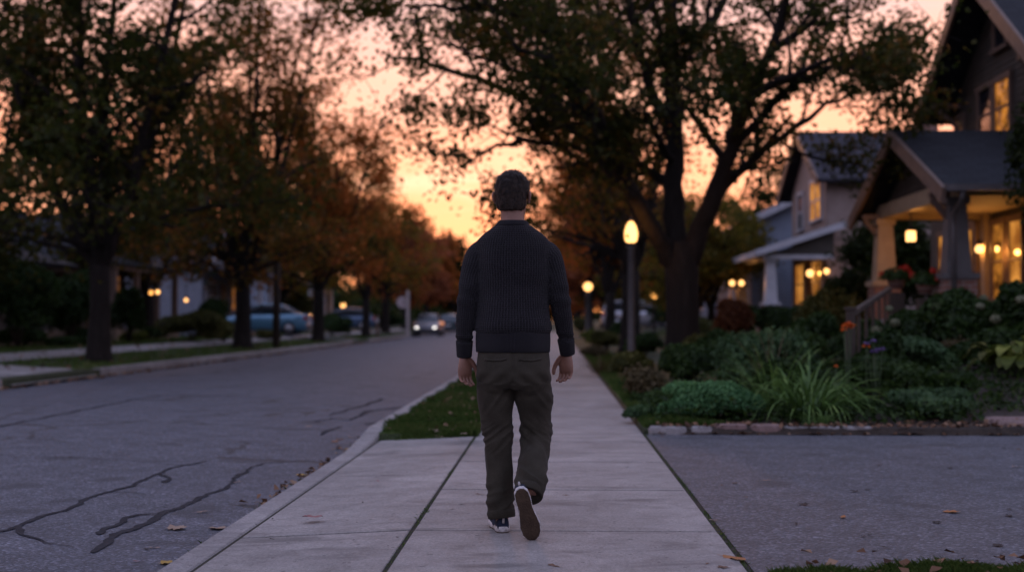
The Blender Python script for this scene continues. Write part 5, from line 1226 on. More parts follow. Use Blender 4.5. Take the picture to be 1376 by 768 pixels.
# stones along the bed, slab path
MAT['stone'] = concrete('edge_stone', (0.20, 0.19, 0.185), (0.33, 0.31, 0.30)); MAT['red_stone'] = concrete('reddish_stone', (0.17, 0.11, 0.095), (0.25, 0.17, 0.15))
g = np.random.RandomState(5)
def stone(name, label, x0, x1, yc, w, h, mat, seed, group):
    g = np.random.RandomState(seed); t_ = (x1-x0)/2; xc = (x0+x1)/2; rr = []; n = 14
    for z, k in ((-.05, 1.0), (h*.55, 1.0), (h*.9, .95), (h, .80)):
        rr.append([(t_*k*math.copysign(abs(math.cos(2*PI*i/n))**.45, math.cos(2*PI*i/n))*(1+.06*mnoise.noise((i*1.7, seed, z))), w/2*k*math.copysign(abs(math.sin(2*PI*i/n))**.45, math.sin(2*PI*i/n))*(1+.08*mnoise.noise((seed, i*1.3, z))), z + .008*mnoise.noise((i*.9, seed*1.1, 2))) for i in range(n)])
    m_ = MB(); m_.rings(rr); o = m_.build(name, mat, None, bevel=.004); o.location = (xc, yc, 0.0); o.rotation_euler = (0, 0, g.normal(0, .03)); tag(o, label, 'stone', group)
xs = [.86, 1.24, 1.47, 1.80, 2.12, 2.36, 2.66, 2.95]
labs = ['long pale edging stone at the sidewalk corner of the bed', 'short grey edging stone right after the long pale one', 'flat reddish edging stone before the bright green mound', 'reddish brown edging block under the bright green mound', 'small grey edging stone left of the arching blades', 'half buried grey edging stone below the arching blades', 'last half buried edging stone of the row']
for k in range(7): stone('edging_stone', labs[k], xs[k]+.01, xs[k+1]-.015, 11.92 + .012*k + g.normal(0, .012), .16, .065 + .02*(k in (2, 3)) , MAT['red_stone'] if k in (2, 3) else MAT['stone'], 300+k, 'stones edging the garden bed')
stone('path_slab', 'broad stone slab of the garden path at the driveway edge', 4.15, 5.6, 12.5, .85, .10, MAT['red_stone'], 320, 'slabs of the garden path')
# soil of the bed
xs_ = np.linspace(.9, 9, 40); ys_ = np.concatenate([[11.836, 11.90], np.linspace(11.96, 18.5, 33)]); a, b = np.meshgrid(xs_, ys_); zz = np.where(b < 11.85, -.004, gz(a, np.maximum(b, 11.95)) + .018) + .012*np.sin(a*7.1+b*3)*np.sin(b*9.7)
n = len(xs_); link = link_mesh('garden_soil', np_mesh('garden_soil', np.stack([a, b, zz], -1).reshape(-1, 3), np.array([(j*n+i, j*n+i+1, (j+1)*n+i+1, (j+1)*n+i) for j in range(len(ys_)-1) for i in range(n-1)]), smooth=True), MAT['soil']); tag(link, kind='structure')
# low ground cover between the shrubs
g = np.random.RandomState(66); n = 26000; X = g.uniform(.95, 9, n); Y = 12.1 + 7*g.uniform(0, 1, n)**1.2
h_ = np.array([mnoise.noise((x*1.1, y*1.1, 3.0)) for x, y in zip(X, Y)]); P = np.stack([X, Y, gz(X, Y) + .02 + np.clip(.12 + .22*h_, .01, .3)*g.uniform(0, 1, n)], 1)
kp = (Y > 12.3) & ~((X > 4.1) & (Y < 13.0) & (X < 5.7))
tag(link_mesh('ground_cover', leaves_mesh('ground_cover', P[kp], unit(g.normal(0, .5, (kp.sum(), 3)) + np.array([0, 0, .8])), .06*g.uniform(.6, 1.3, kp.sum()), g.uniform(0, 1, kp.sum()), g), MAT['g_dark']), kind='stuff')
# planting along the sidewalk farther on
GV = 'plants along the sidewalk beyond the garden'
for i, (px, Y, w, top, lab, mat, n, s) in enumerate([
        (800, 33, 44, 462, 'pale dry perennial clump at the lawn edge by the sidewalk', 'g_dry', 2600, .08), (846, 23.2, 74, 464, 'olive bushy plant hiding the foot of the tall lamp post', 'g_olive', 4200, .09), (815, 41, 46, 440, 'greenish shrub beside the sidewalk under the leaning maple', 'g_olive', 3600, .11),
        (866, 33, 60, 440, 'dark shrub left of the great maple trunk', 'g_dark', 4000, .10), (795, 52, 34, 440, 'small yellow green shrub near the globe lamp', 'g_lime', 2200, .12), (838, 55, 60, 428, 'dark hedge clump in front of the silver car', 'g_dark', 3600, .13), (945, 34, 60, 424, 'golden green shrub right of the great maple trunk', 'g_olive', 4200, .11), (1000, 38, 90, 408, 'dark shrub under the twin bulb lamps', 'g_dark', 5000, .13), (905, 60, 80, 405, 'dark bush behind the great maple trunk', 'g_dark', 4200, .15), (780, 90, 40, 420, 'far yellowish bush at the end of the sidewalk', 'g_olive', 2600, .2)]):
    bed(px, Y, w, top, lab, n, s, mat, 400+i, group=GV)
GF = 'shrubs in the yards across the street'
for i, (px, Y, w, top, lab, mat, n, s) in enumerate([
        (175, 44, 46, 442, 'bright yellow green shrub near the thickest trunk', 'g_lime', 2600, .12), (250, 45, 110, 412, 'wide olive bush under the small porch lamps', 'g_olive', 6500, .13), (298, 47, 60, 428, 'brownish bush left of the broad maple trunk', 'g_olive', 4200, .12), (205, 50, 60, 436, 'dark bush between lime shrub and olive bush', 'g_dark', 3600, .13), (20, 36, 90, 435, 'dark low bush at the far edge of the yard', 'g_dark', 5200, .12), (75, 37, 80, 450, 'dark low spreading bush beside the driveway apron', 'g_dark', 4600, .11), (110, 42, 80, 436, 'dim dark bush behind the thickest trunk', 'g_dark', 4600, .13), (358, 53, 40, 440, 'small round bush in front of the hatchback', 'g_olive', 2400, .12), (445, 66, 66, 418, 'dense green hedge between hatchback and yard lamp', 'g_dark', 5000, .16), (400, 72, 60, 380, 'tall yellow green shrub behind the hatchback', 'g_olive', 5000, .18), (520, 88, 60, 415, 'dark hedge behind the short pale post', 'g_dark', 3800, .2), (590, 110, 60, 412, 'dark evergreen bush near the oncoming car', 'g_dark', 3600, .24), (560, 100, 40, 428, 'low green bush under the stop sign', 'g_olive', 2200, .2)]):
    bed(px, Y, w, top, lab, n, s, mat, 430+i, group=GF)
for i, (px, Y, w, top, lab, n) in enumerate([(15, 35, 130, 318, 'tall dark leafy shrub at the far left before the bungalow', 12000), (88, 39, 90, 340, 'tall dark shrub screening the bungalow beside the thickest trunk', 9000), (168, 43, 56, 372, 'dark upright shrub left of the paired porch lamps', 5000), (283, 52, 50, 385, 'dark upright shrub right of the lone porch lamp', 4500)]):
    bed(px, Y, w, top, lab, n, .13, 'g_dark', 460+i, name='tall_shrub', group=GF, lobes=16)
# hedges closing the low gaps between yards
for i, (x, y, rx, ry, h, lab) in enumerate([(-24, 28, 2.5, 9, 2.2, 'long dark hedge beside the dim bungalow'), (-26, 60, 2.2, 10, 2.6, 'long dark hedge behind the white house'), (-19, 108, 3, 14, 4.2, 'long tangled hedge beyond the far yard lamp'), (8, 96, 4, 9, 3, 'tangled green hedge beyond the distant house'), (14, 36, 3, 3.5, 3, 'dark hedge filling the side yard between the two porches')]):
    shrub('hedge', lab, 'hedge', (x, y, float(gz(x, y))), (rx, ry, h), 9000, .26, MAT['g_dark'], 470+i, lobes=24)

# ------------------------------------------------------------------ fallen leaves and litter
MAT['dead_leaf'] = leaf_mat('dead_leaf', [(0, (0.05, 0.03, 0.02)), (0.4, (0.13, 0.07, 0.04)), (0.7, (0.22, 0.12, 0.07)), (1, (0.30, 0.2, 0.13))], .1)
def fallen_mesh(seed, lobed):
    g = np.random.RandomState(seed); m_ = MB(); n = 22 if lobed else 10; pts = []
    for k in range(n):
        a = 2*PI*k/n
        r = (.55 + .45*abs(math.cos(2.5*a))**.7) if lobed else (.5 + .28*math.cos(2*a) + .22*max(0, math.cos(a))**3)
        x, y = r*math.cos(a), r*math.sin(a)*(1 if lobed else .75); pts.append((x, y, .10 + .22*(x*x)*g.uniform(.5, 1) + .35*y*y + .10*g.normal()))
    vs = [(0, 0, .06)] + pts; m_.add(vs, [(0, k+1, (k+1) % n+1) for k in range(n)])
    m_.tube([(-.5, 0, .1), (-.95, .06, .05), (-1.25, .02, .1)], [.03, .022, .02], 4)
    me = m_.mesh('fallen_leaf', recalc=False); lo = min(v.co.z for v in me.vertices)
    for v in me.vertices: v.co.z = (v.co.z - lo) * .38
    return me
def dl(name, c): return surf(name, tuple(x*.7 for x in c), c, 25, .8, .2, 80, .002)
LC = {'brown': dl('brown_leaf', (.16, .085, .05)), 'tan': dl('tan_leaf', (.34, .24, .17)), 'pink': dl('pinkish_leaf', (.30, .13, .12)), 'yellow': dl('yellow_leaf', (.42, .26, .06)), 'dark': dl('dark_leaf_dry', (.035, .025, .02)), 'orange': dl('orange_leaf', (.36, .15, .05))}
LMESH = [fallen_mesh(s, s % 2 == 0) for s in range(6)]
LMC = {}
def fallen(px, py, size, colour, label, group, z=0.0, shape=None):
    p = ground_at(px, py, z)
    zz = z
    if z < -.03: zz = float(road_z(p.x, p.y)) + .004
    k = shape if shape is not None else rs.randint(0, 6)
    if (k, colour) not in LMC: LMC[(k, colour)] = LMESH[k].copy(); LMC[(k, colour)].materials.append(LC[colour])
    o = bpy.data.objects.new('fallen_leaf', LMC[(k, colour)]); COL.objects.link(o)
    o.location = (p.x, p.y, zz + .0008); o.rotation_euler = (rs.normal(0, .03), rs.normal(0, .03), rs.uniform(0, 6.28)); s_ = size*.5; o.scale = (s_, s_, s_*rs.uniform(.6, 1.3))
    return tag(o, label, 'leaf', group)
for a in [(421, 694, .12, 'pink', 'pinkish lobed maple leaf lying on the near apron slab', 0, 2), (508, 646, .06, 'pink', 'small reddish leaf on the apron slab beyond the maple leaf', 0, 1), (645, 664, .07, 'brown', 'reddish brown leaf just left of the planted shoe', 0, 3), (760, 665, .05, 'brown', 'small brown leaf right of the lifted shoe', 0, 1),
          (237, 709, .12, 'tan', 'pale curled leaf on the asphalt below the tar seams', -.1, 4), (293, 707, .11, 'tan', 'broad tan leaf near the street edge', -.1, 2), (271, 687, .09, 'tan', 'thin tan leaf at the end of the wide tar seam', -.1, 5), (224, 753, .08, 'yellow', 'yellow leaf at the kerb in the street', -.1, 0), (207, 734, .07, 'tan', 'pale pinkish leaf on the street left of the yellow one', -.1, 1), (185, 752, .05, 'pink', 'small pink leaf on the street by the yellow one', -.1, 3), (405, 636, .10, 'yellow', 'yellowish leaf on the street by the gutter weeds', -.1, 2), (318, 648, .08, 'tan', 'grey tan leaf on the street beside the thin tar end', -.1, 1), (415, 574, .08, 'tan', 'pale leaf on the street past the seams', -.1, 4),
          (985, 750, .17, 'orange', 'long orange brown leaf at the driveway joint by the lawn', 0, 5), (1278, 687, .10, 'orange', 'orange curled leaf on the open driveway', 0, 2), (1133, 694, .10, 'orange', 'flat tan orange leaf in the middle of the driveway', 0, 1), (1366, 627, .10, 'tan', 'pale leaf far along the driveway', 0, 3), (1080, 677, .07, 'dark', 'dark curled leaf in the middle of the driveway', 0, 0), (1030, 645, .08, 'tan', 'thin straw leaf on the driveway near the sidewalk', 0, 5), (958, 698, .06, 'tan', 'small tan bit resting on the mossy driveway joint', 0, 3),
          (745, 760, .09, 'brown', 'brown leaf flat on the nearest sidewalk slab', 0, 3), (972, 762, .06, 'brown', 'brown leaf on the nearest slab by the lawn corner', 0, 0), (950, 757, .05, 'brown', 'small brown scrap on the nearest slab left of the lawn corner', 0, 1)]:
    fallen(a[0], a[1], a[2], a[3], a[4], None, a[5], a[6])
for i in range(30):                     # dark bits on the concrete
    px, py = rs.uniform(330, 900), rs.uniform(600, 766)
    p = ground_at(px, py)
    if not -1.55 < p.x < .78 or abs(p.x + .716) < .04: continue
    fallen(px, py, rs.uniform(.018, .045), 'dark', 'tiny dark dried leaf scrap on the sidewalk concrete', 'dark leaf scraps on the concrete', 0, 1 + 2*rs.randint(0, 3))
for i in range(26):
    px, py = rs.uniform(930, 1376), rs.uniform(590, 745)
    p = ground_at(px, py)
    if p.x < .95 or p.y < 5.7: continue
    fallen(px, py, rs.uniform(.02, .06), rs.choice(['dark', 'dark', 'brown']), 'tiny dried leaf scrap on the driveway asphalt', 'leaf scraps on the driveway', 0)
for i in range(24):
    px, py = rs.uniform(0, 430), rs.uniform(560, 766); p = ground_at(px, py, ROADZ)
    if p.x > -1.85: continue
    fallen(px, py, rs.uniform(.02, .045), 'dark', 'tiny dark leaf scrap on the street asphalt', 'leaf scraps on the street', -.1)
for i in range(9):
    fallen(rs.normal(460, 9), rs.normal(600, 7), rs.uniform(.05, .10), rs.choice(['orange', 'brown', 'yellow']), 'orange brown leaf caught in the gutter where the kerb bends', 'leaves caught at the kerb bend', -.1)
for i in range(10):
    fallen(rs.normal(608, 14), rs.normal(579, 5), rs.uniform(.05, .09), rs.choice(['tan', 'tan', 'pink']), 'pale leaf caught in the verge grass by the apron', 'leaves in the verge grass', .045)
for i in range(34):
    px = rs.uniform(880, 1376); p = ground_at(px, 577); 
    fallen(px, 581 - (px-868)*.02 + rs.normal(0, 2.5), rs.uniform(.04, .10), rs.choice(['tan', 'orange', 'brown', 'pink']), 'dry leaf gathered where driveway meets the garden bed', 'leaves along the garden edge', 0)
# uncountable litter
def litter(name, n, xy, size, seed, zf):
    g = np.random.RandomState(seed); X, Y = xy(g, n); P = np.stack([X, Y, zf(X, Y) + size*.2], 1)
    me = leaves_mesh(name, P, unit(g.normal(0, .35, (n, 3)) + np.array([0, 0, 1.])), size*g.uniform(.5, 1.4, n), g.uniform(0, 1, n), g, width=.8)
    tag(link_mesh(name, me, MAT['dead_leaf']), kind='stuff')
litter('leaf_litter', 900, lambda g, n: (-9.12 + np.abs(g.normal(0, .14, n)), g.uniform(20, 75, n)), .10, 1, lambda X, Y: road_z(X, Y) + .01)
litter('leaf_litter', 1100, lambda g, n: (g.uniform(.95, 8, n), 11.80 + np.abs(g.normal(0, .35, n))), .05, 2, lambda X, Y: np.where(Y < 11.84, .0, gz(X, np.maximum(Y, 11.95)) + .035))
litter('leaf_litter', 320, lambda g, n: (-1.79 - np.abs(g.normal(0, .06, n)), 8 + 30*g.uniform(0, 1, n)**1.5), .05, 3, lambda X, Y: road_z(X, Y) + .005)
litter('leaf_litter', 500, lambda g, n: (g.uniform(-16, -9.4, n), g.uniform(22, 60, n)), .10, 4, lambda X, Y: gz(X, Y) + .05)
litter('leaf_litter', 160, lambda g, n: (g.uniform(-1.55, -.75, n), g.uniform(11.7, 24, n)), .05, 5, lambda X, Y: .05 + 0*X)
litter('leaf_litter', 90, lambda g, n: (g.uniform(.95, 3.2, n), g.uniform(5.0, 5.6, n)), .05, 6, lambda X, Y: .05 + 0*X)
# ------------------------------------------------------------------ the walking man
MX, MY = (690 - 745) / 268.0, 6.42
def remesh(mb, voxel, smooth=4, name='m'):
    """union of overlapping closed shapes into one smooth skin"""
    me = mb.mesh(name); o = bpy.data.objects.new('tmp', me); COL.objects.link(o)
    r = o.modifiers.new('r', 'REMESH'); r.mode = 'VOXEL'; r.voxel_size = voxel; r.adaptivity = 0
    if smooth:
        s = o.modifiers.new('s', 'SMOOTH'); s.factor = 0.5; s.iterations = smooth
    dg = bpy.context.evaluated_depsgraph_get(); dg.update()
    out = bpy.data.meshes.new_from_object(o.evaluated_get(dg)); out.name = name
    bpy.data.objects.remove(o); bpy.data.meshes.remove(me)
    out.polygons.foreach_set('use_smooth', np.ones(len(out.polygons), dtype=bool))
    return out
def displace(me, fn):
    n = len(me.vertices); co = np.empty(n*3, np.float32); me.vertices.foreach_get('co', co); co = co.reshape(n, 3)
    no = np.array([v.normal for v in me.vertices])
    d = np.array([fn(Vector(c), Vector(k)) for c, k in zip(co, no)])
    me.vertices.foreach_set('co', (co + no*d[:, None]).astype(np.float32).ravel()); me.update()
def ell(c, rx, ry, z, n=28, p=1.0, rot=0.0):       # horizontal (super)ellipse ring
    out = []
    for k in range(n):
        t = 2*PI*k/n; x = rx*math.copysign(abs(math.cos(t))**p, math.cos(t)); y = ry*math.copysign(abs(math.sin(t))**p, math.sin(t))
        out.append((c[0] + x*math.cos(rot) - y*math.sin(rot), c[1] + x*math.sin(rot) + y*math.cos(rot), z))
    return out
def interp_tube(pts, k=5):
    pts = [np.array(p, float) for p in pts]; out = []
    for i in range(len(pts)-1):
        p0, p1, p2, p3 = pts[max(i-1, 0)], pts[i], pts[i+1], pts[min(i+2, len(pts)-1)]
        for j in range(k):
            t = j/k; out.append(.5*(2*p1+(p2-p0)*t+(2*p0-5*p1+4*p2-p3)*t*t+(3*p1-p0-3*p2+p3)*t**3))
    out.append(pts[-1]); return out
def limb(mb, pr, n=20, k=5):                       # pr: (x, y, z, r)
    q = interp_tube(pr, k); mb.tube([p[:3] for p in q], [p[3] for p in q], n)
# arm chains (shoulder, upper arm, elbow, forearm, wrist) : x, y, z, sleeve radius
ARM_L = [(-.132, .0, 1.402, .062), (-.173, -.005, 1.372, .070), (-.206, -.015, 1.28, .060), (-.230, -.03, 1.165, .0515), (-.242, -.025, 1.05, .0465), (-.246, -.01, .95, .041), (-.247, .0, .905, .0385)]
ARM_R = [(.132, .0, 1.402, .062), (.173, .005, 1.372, .070), (.205, .005, 1.28, .060), (.232, .0, 1.165, .052), (.249, .035, 1.05, .047), (.263, .075, .955, .041), (.268, .09, .915, .0385)]
# leg chains : x, y, z, trouser radius
LEG_L = [(-.085, -.01, .80, .098), (-.090, .0, .70, .093), (-.086, .012, .58, .082), (-.080, .02, .47, .073), (-.075, .015, .36, .069), (-.070, .0, .24, .064), (-.064, -.015, .13, .062), (-.058, -.02, .078, .063)]
LEG_R = [(.088, -.01, .80, .098), (.097, .01, .70, .092), (.106, .035, .58, .081), (.110, .05, .475, .078), (.107, .0, .40, .077), (.100, -.090, .340, .075), (.088, -.175, .270, .071), (.078, -.232, .213, .066)]

# ---- body: one skin
b = MB()
hx = -.006; HR = Matrix.Rotation(math.radians(-9), 3, 'Z')
def head_ring(z, cy, rx, ry, p=1.0):
    return [tuple(Vector((hx, 0, 0)) + HR @ Vector((x, y, zz))) for x, y, zz in ell((0, cy), rx, ry, z, 28, p)]
b.rings([head_ring(*a) for a in [(1.548, .060, .022, .024), (1.556, .056, .036, .038), (1.575, .040, .052, .060), (1.60, .022, .062, .080), (1.635, .006, .069, .094), (1.67, .0, .0735, .100), (1.705, -.003, .075, .1005), (1.735, -.005, .070, .094), (1.76, -.007, .057, .077), (1.775, -.008, .038, .054), (1.783, -.008, .016, .026)]])
def hp(x, y, z): return tuple(Vector((hx, 0, 0)) + HR @ Vector((x, y, z)))
# nose, brow, lips, chin, ears
b.tube([hp(0, .093, 1.70), hp(0, .106, 1.675), hp(0, .118, 1.652), hp(0, .108, 1.642)], [.009, .011, .013, .010], 10)
for sg in (-1, 1):
    b.ball(hp(sg*.011, .103, 1.645), .009, .010, .008, 10, 6); b.tube([hp(sg*.015, .092, 1.703), hp(sg*.035, .088, 1.706), hp(sg*.055, .072, 1.70)], [.007, .009, .006], 8)
    b.ball(hp(sg*.04, .072, 1.66), .02, .018, .016, 10, 6)
    ex = sg*.0815
    b.tube([hp(ex, -.012, 1.642), hp(ex+sg*.010, -.020, 1.655), hp(ex+sg*.014, -.024, 1.675), hp(ex+sg*.012, -.018, 1.692), hp(ex+sg*.008, -.004, 1.697), hp(ex+sg*.004, .004, 1.685), hp(ex+sg*.003, .002, 1.66), hp(ex+sg*.004, -.004, 1.638)], [.006, .0065, .007, .0065, .006, .005, .006, .008], 8)
    b.ball(hp(ex+sg*.004, -.008, 1.668), .006, .014, .024, 8, 6)
b.tube([hp(-.022, .093, 1.617), hp(0, .104, 1.620), hp(.022, .093, 1.617)], [.004, .007, .004], 8); b.tube([hp(-.019, .092, 1.608), hp(0, .102, 1.607), hp(.019, .092, 1.608)], [.004, .0075, .004], 8)
limb(b, [(0, -.035, 1.43, .075), (-.001, -.028, 1.50, .064), (-.004, -.018, 1.56, .060), (-.005, -.008, 1.63, .060)], 22)
b.rings([ell((0, -.005), rx, ry, z) for z, rx, ry in [(.80, .15, .10), (.92, .145, .095), (1.05, .15, .10), (1.2, .165, .11), (1.32, .175, .115), (1.42, .165, .095), (1.47, .10, .07), (1.49, .07, .06)]])
for A in (ARM_L, ARM_R): limb(b, [(x, y, z, r*.74) for x, y, z, r in A[:-1]] + [(A[-1][0], A[-1][1], A[-1][2]-.02, .027)], 16)
for Lg in (LEG_L, LEG_R): limb(b, [(x, y, z, r*.80 if z > .3 else r*.68) for x, y, z, r in Lg[:-1]] + [(Lg[-1][0], Lg[-1][1], Lg[-1][2]-.0, .040)], 16)
b.ball((-.06, .05, .045), .030, .085, .025); limb(b, [(-.060, -.02, .1, .036), (-.054, -.022, .04, .030)], 12)
limb(b, [(.080, -.20, .25, .038), (.062, -.245, .225, .033), (.068, -.272, .17, .026), (.082, -.278, .10, .022)], 12)
# hands: palm, four bent fingers, thumb
def hand(b, wrist, down, thumbdir, palmn, curls):
    w = Vector(wrist); d = Vector(down).normalized(); t = Vector(thumbdir); t = (t - d*t.dot(d)).normalized(); nrm = d.cross(t)
    if nrm.dot(Vector(palmn)) < 0: nrm = -nrm
    # palm as a lofted slab
    rr = []
    for s, hw, th in [(-.035, .025, .021), (0, .027, .019), (.03, .036, .0175), (.06, .041, .016), (.085, .041, .014), (.096, .038, .011)]:
        c = w + d*s + nrm*(.004*math.sin(s*30)); rr.append([c + t*(hw*math.cos(2*PI*k/18)) + nrm*(th*math.sin(2*PI*k/18)) for k in range(18)])
    b.rings(rr)
    for i, (off, L, r) in enumerate([(.030, .070, .0088), (.0105, .079, .0092), (-.0095, .073, .0088), (-.029, .057, .0078)]):
        cu = curls[i]; p = w + d*.082 + t*off; dr = (d + t*(off*1.6)).normalized(); pts = [p]; a = cu*.35
        for fr, da in ((.45, cu*.9), (.32, cu*.9), (.23, cu*.5)):
            q = dr*math.cos(a) + nrm*math.sin(a); pts.append(pts[-1] + q*L*fr); a += da
        pts = [p - dr*.02] + pts; b.tube(interp_tube(pts, 3), list(np.linspace(r*1.08, r*.80, (len(pts)-1)*3+1)), 10); b.ball(pts[-1], r*.8, r*.8, r*.8, 10, 6)
    p = w + d*.022 + t*.022; pts = [w + d*.005 + t*.012, p + t*.012 + nrm*.006, p + (t*.030 + d*.026 + nrm*.012), p + (t*.040 + d*.056 + nrm*.018), p + (t*.038 + d*.078 + nrm*.024)]
    b.tube(interp_tube(pts, 3), [.016, .016, .0155, .015, .0145, .0135, .0125, .012, .0115, .011, .0105, .0098, .0088], 10); b.ball(pts[-1], .0088, .0088, .0088, 10, 6)
hand(b, (-.247, .0, .868), (.02, .03, -1), (.80, .60, 0), (.6, -.8, 0), (.50, .58, .66, .72))
hand(b, (.268, .095, .880), (-.03, .06, -1), (-.86, .5, 0), (-.5, -.86, 0), (.60, .66, .72, .80))
body = remesh(b, 0.0034, 3, 'person')
MAT['skin'] = None
def skin_mat():
    m, nt = nodes('skin'); v = coords(nt); f = noise_tex(nt, 22, 4, .6, v)
    col = ramp(nt, f, [(.3, (.19, .09, .058)), (.7, (.26, .135, .09))])
    p = N(nt, 'ShaderNodeBsdfPrincipled'); o = N(nt, 'ShaderNodeOutputMaterial'); nt.links.new(col, p.inputs['Base Color']); p.inputs['Roughness'].default_value = .5
    p.inputs['Subsurface Weight'].default_value = .12; p.inputs['Subsurface Radius'].default_value = (.01, .004, .002)
    bm_ = N(nt, 'ShaderNodeBump'); bm_.inputs['Strength'].default_value = .25; bm_.inputs['Distance'].default_value = .002; nt.links.new(noise_tex(nt, 160, 3, .6, v), bm_.inputs['Height']); nt.links.new(bm_.outputs[0], p.inputs['Normal'])
    nt.links.new(p.outputs[0], o.inputs[0]); return m
MAT['skin'] = skin_mat()
man = link_mesh('person', body, MAT['skin']); man.location = (MX, MY, 0)
tag(man, 'man in a charcoal knit sweater and dark chinos walking away up the sidewalk', 'person')
for sg in (-1, 1):
    m_ = MB(); m_.smooth = True; m_.ball(hp(sg*.032, .0795, 1.683), .0125, .0115, .0085, 14, 9); e = m_.build('eye', surf('eye_white', (.6, .58, .55), (.7, .68, .65), 5, .2, 0), man, origin=(0, 0, 0))
    m_ = MB(); m_.smooth = True; m_.ball(hp(sg*.032, .0885, 1.683), .005, .0035, .005, 10, 6); m_.build('iris', surf('iris_brown', (.05, .03, .02), (.07, .04, .03), 5, .1, 0), e, origin=(0, 0, 0))

# ---- sweater
s = MB()
SW = [(.925, .174, .122, -.012), (.95, .180, .127, -.012), (.985, .183, .130, -.012), (1.008, .191, .139, -.014), (1.04, .187, .140, -.012), (1.10, .179, .132, -.008), (1.18, .177, .131, -.004), (1.26, .182, .133, -.004), (1.34, .189, .131, -.008), (1.39, .192, .124, -.012), (1.425, .188, .114, -.016), (1.455, .178, .104, -.020), (1.48, .152, .094, -.025), (1.502, .122, .086, -.029), (1.522, .095, .079, -.030), (1.533, .080, .074, -.028), (1.538, .070, .067, -.027)]
s.rings([ell((-.002, cy), rx, ry, z, 40, .88) for z, rx, ry, cy in SW])
for A in (ARM_L, ARM_R): limb(s, A, 24)
def cuff_tube(A, a, bq, r):      # ribbed cuff
    p, q = Vector(A[-1][:3]), Vector(A[-2][:3]); d = (p-q).normalized(); return p + d*a, p + d*bq
sw = remesh(s, 0.0065, 13, 'sweater')
FOLDS = [(mnoise.noise, 1)]
def sw_disp(c, n):
    z = c.z; x = c.x; a = 0.0
    arm = abs(x) > .20 or (abs(x) > .165 and z > 1.3)
    a += .0035*mnoise.noise(Vector((x*7, c.y*7, z*5+3)))
    if arm:
        k = math.sin(z*62 + 5*mnoise.noise(Vector((x*5, c.y*9, z*3)))) ; w = max(0, 1-abs(z-1.16)/.10); a += .0045*k*w            # elbow folds
        w2 = max(0, 1-abs(z-.955)/.05); a += .006*w2*math.sin(z*120 + x*8)                       # bunching over the cuff
    else:
        w = max(0, 1-abs(z-1.02)/.05); a += .006*w*(.5+mnoise.noise(Vector((x*9, c.y*9, 4))))      # blouson over the hem
        a += .010*max(0, 1-abs(z-1.22)/.22)*mnoise.noise(Vector((x*6+z*9, c.y*4, z*7-x*5)))        # diagonal drape folds
        if z < .985: a -= .005
    return a
displace(sw, sw_disp)
def seg_coord(c, A):
    best = None
    for i in range(len(A)-1):
        p, q = Vector(A[i][:3]), Vector(A[i+1][:3]); d = q-p; t = max(0, min(1, (c-p).dot(d)/d.length_squared)); e = (c-(p+d*t))
        r = A[i][3] + (A[i+1][3]-A[i][3])*t
        if best is None or e.length/r < best[0]: best = (e.length/r, e, d.normalized(), (p+d*t).z, r)
    return best
at_u = sw.attributes.new('knit_u', 'FLOAT', 'POINT'); at_v = sw.attributes.new('knit_v', 'FLOAT', 'POINT')
for i, v in enumerate(sw.vertices):
    c = v.co; A = ARM_L if c.x < 0 else ARM_R; b_ = seg_coord(c, A)
    rxy = math.hypot(c.x/.19, (c.y+.01)/.132)
    if abs(c.x) > .165 and b_[0] < rxy*1.02 + (.25 if abs(c.x) > .205 else 0):
        e = b_[1]; d = b_[2]; a = Vector((0, 1, 0)) - d*d.y; a.normalize(); k = d.cross(a)
        at_u.data[i].value = math.atan2(e.dot(k), -e.dot(a))*.055; at_v.data[i].value = c.z*1.02
    else:
        at_u.data[i].value = math.atan2(c.x/.19, -(c.y+.01)/.132)*.165; at_v.data[i].value = c.z
def knit(name, base, vx, vz, rib=False):
    m, nt = nodes(name); v = coords(nt); sep = N(nt, 'ShaderNodeSeparateXYZ'); nt.links.new(v, sep.inputs[0])
    if rib: u = N(nt, 'ShaderNodeAttribute', attribute_name='knit_u').outputs['Fac']; w_ = sep.outputs['Z']
    else: u = N(nt, 'ShaderNodeAttribute', attribute_name='knit_u').outputs['Fac']; w_ = N(nt, 'ShaderNodeAttribute', attribute_name='knit_v').outputs['Fac']
    jit = math_n(nt, 'MULTIPLY', noise_tex(nt, 6, 2, .5, v), .35)
    sxn = math_n(nt, 'SINE', math_n(nt, 'ADD', math_n(nt, 'MULTIPLY', u, 2*PI/vx), jit))
    szn = math_n(nt, 'SINE', math_n(nt, 'ADD', math_n(nt, 'MULTIPLY', w_, 2*PI/vz), jit))
    hgt = math_n(nt, 'ABSOLUTE', sxn) if rib else math_n(nt, 'MAXIMUM', sxn, szn)
    fz = noise_tex(nt, 350, 3, .7, v); big = noise_tex(nt, 6, 3, .6, v)
    col = ramp(nt, hgt, [(.0, tuple(x*.6 for x in base)), (.6, base), (1.0, tuple(min(1, x*1.45) for x in base))])
    col = mix_rgb(nt, .7, col, ramp(nt, fz, [(.3, (.55, .55, .55)), (.7, (1.5, 1.5, 1.5))]), 'MULTIPLY'); col = mix_rgb(nt, .5, col, ramp(nt, big, [(.3, (.75, .75, .75)), (.7, (1.25, 1.25, 1.25))]), 'MULTIPLY')
    return finish(m, nt, col, .95, math_n(nt, 'ADD', hgt, math_n(nt, 'MULTIPLY', fz, .6)), 1.0, .004, .1, sheen=.06)
MAT['knit'] = knit('charcoal_knit', (.022, .0208, .0232), .0122, .0108); MAT['rib'] = knit('ribbed_knit', (.019, .018, .0205), .009, .01, True)
sweater = link_mesh('sweater', sw, MAT['knit'], man)
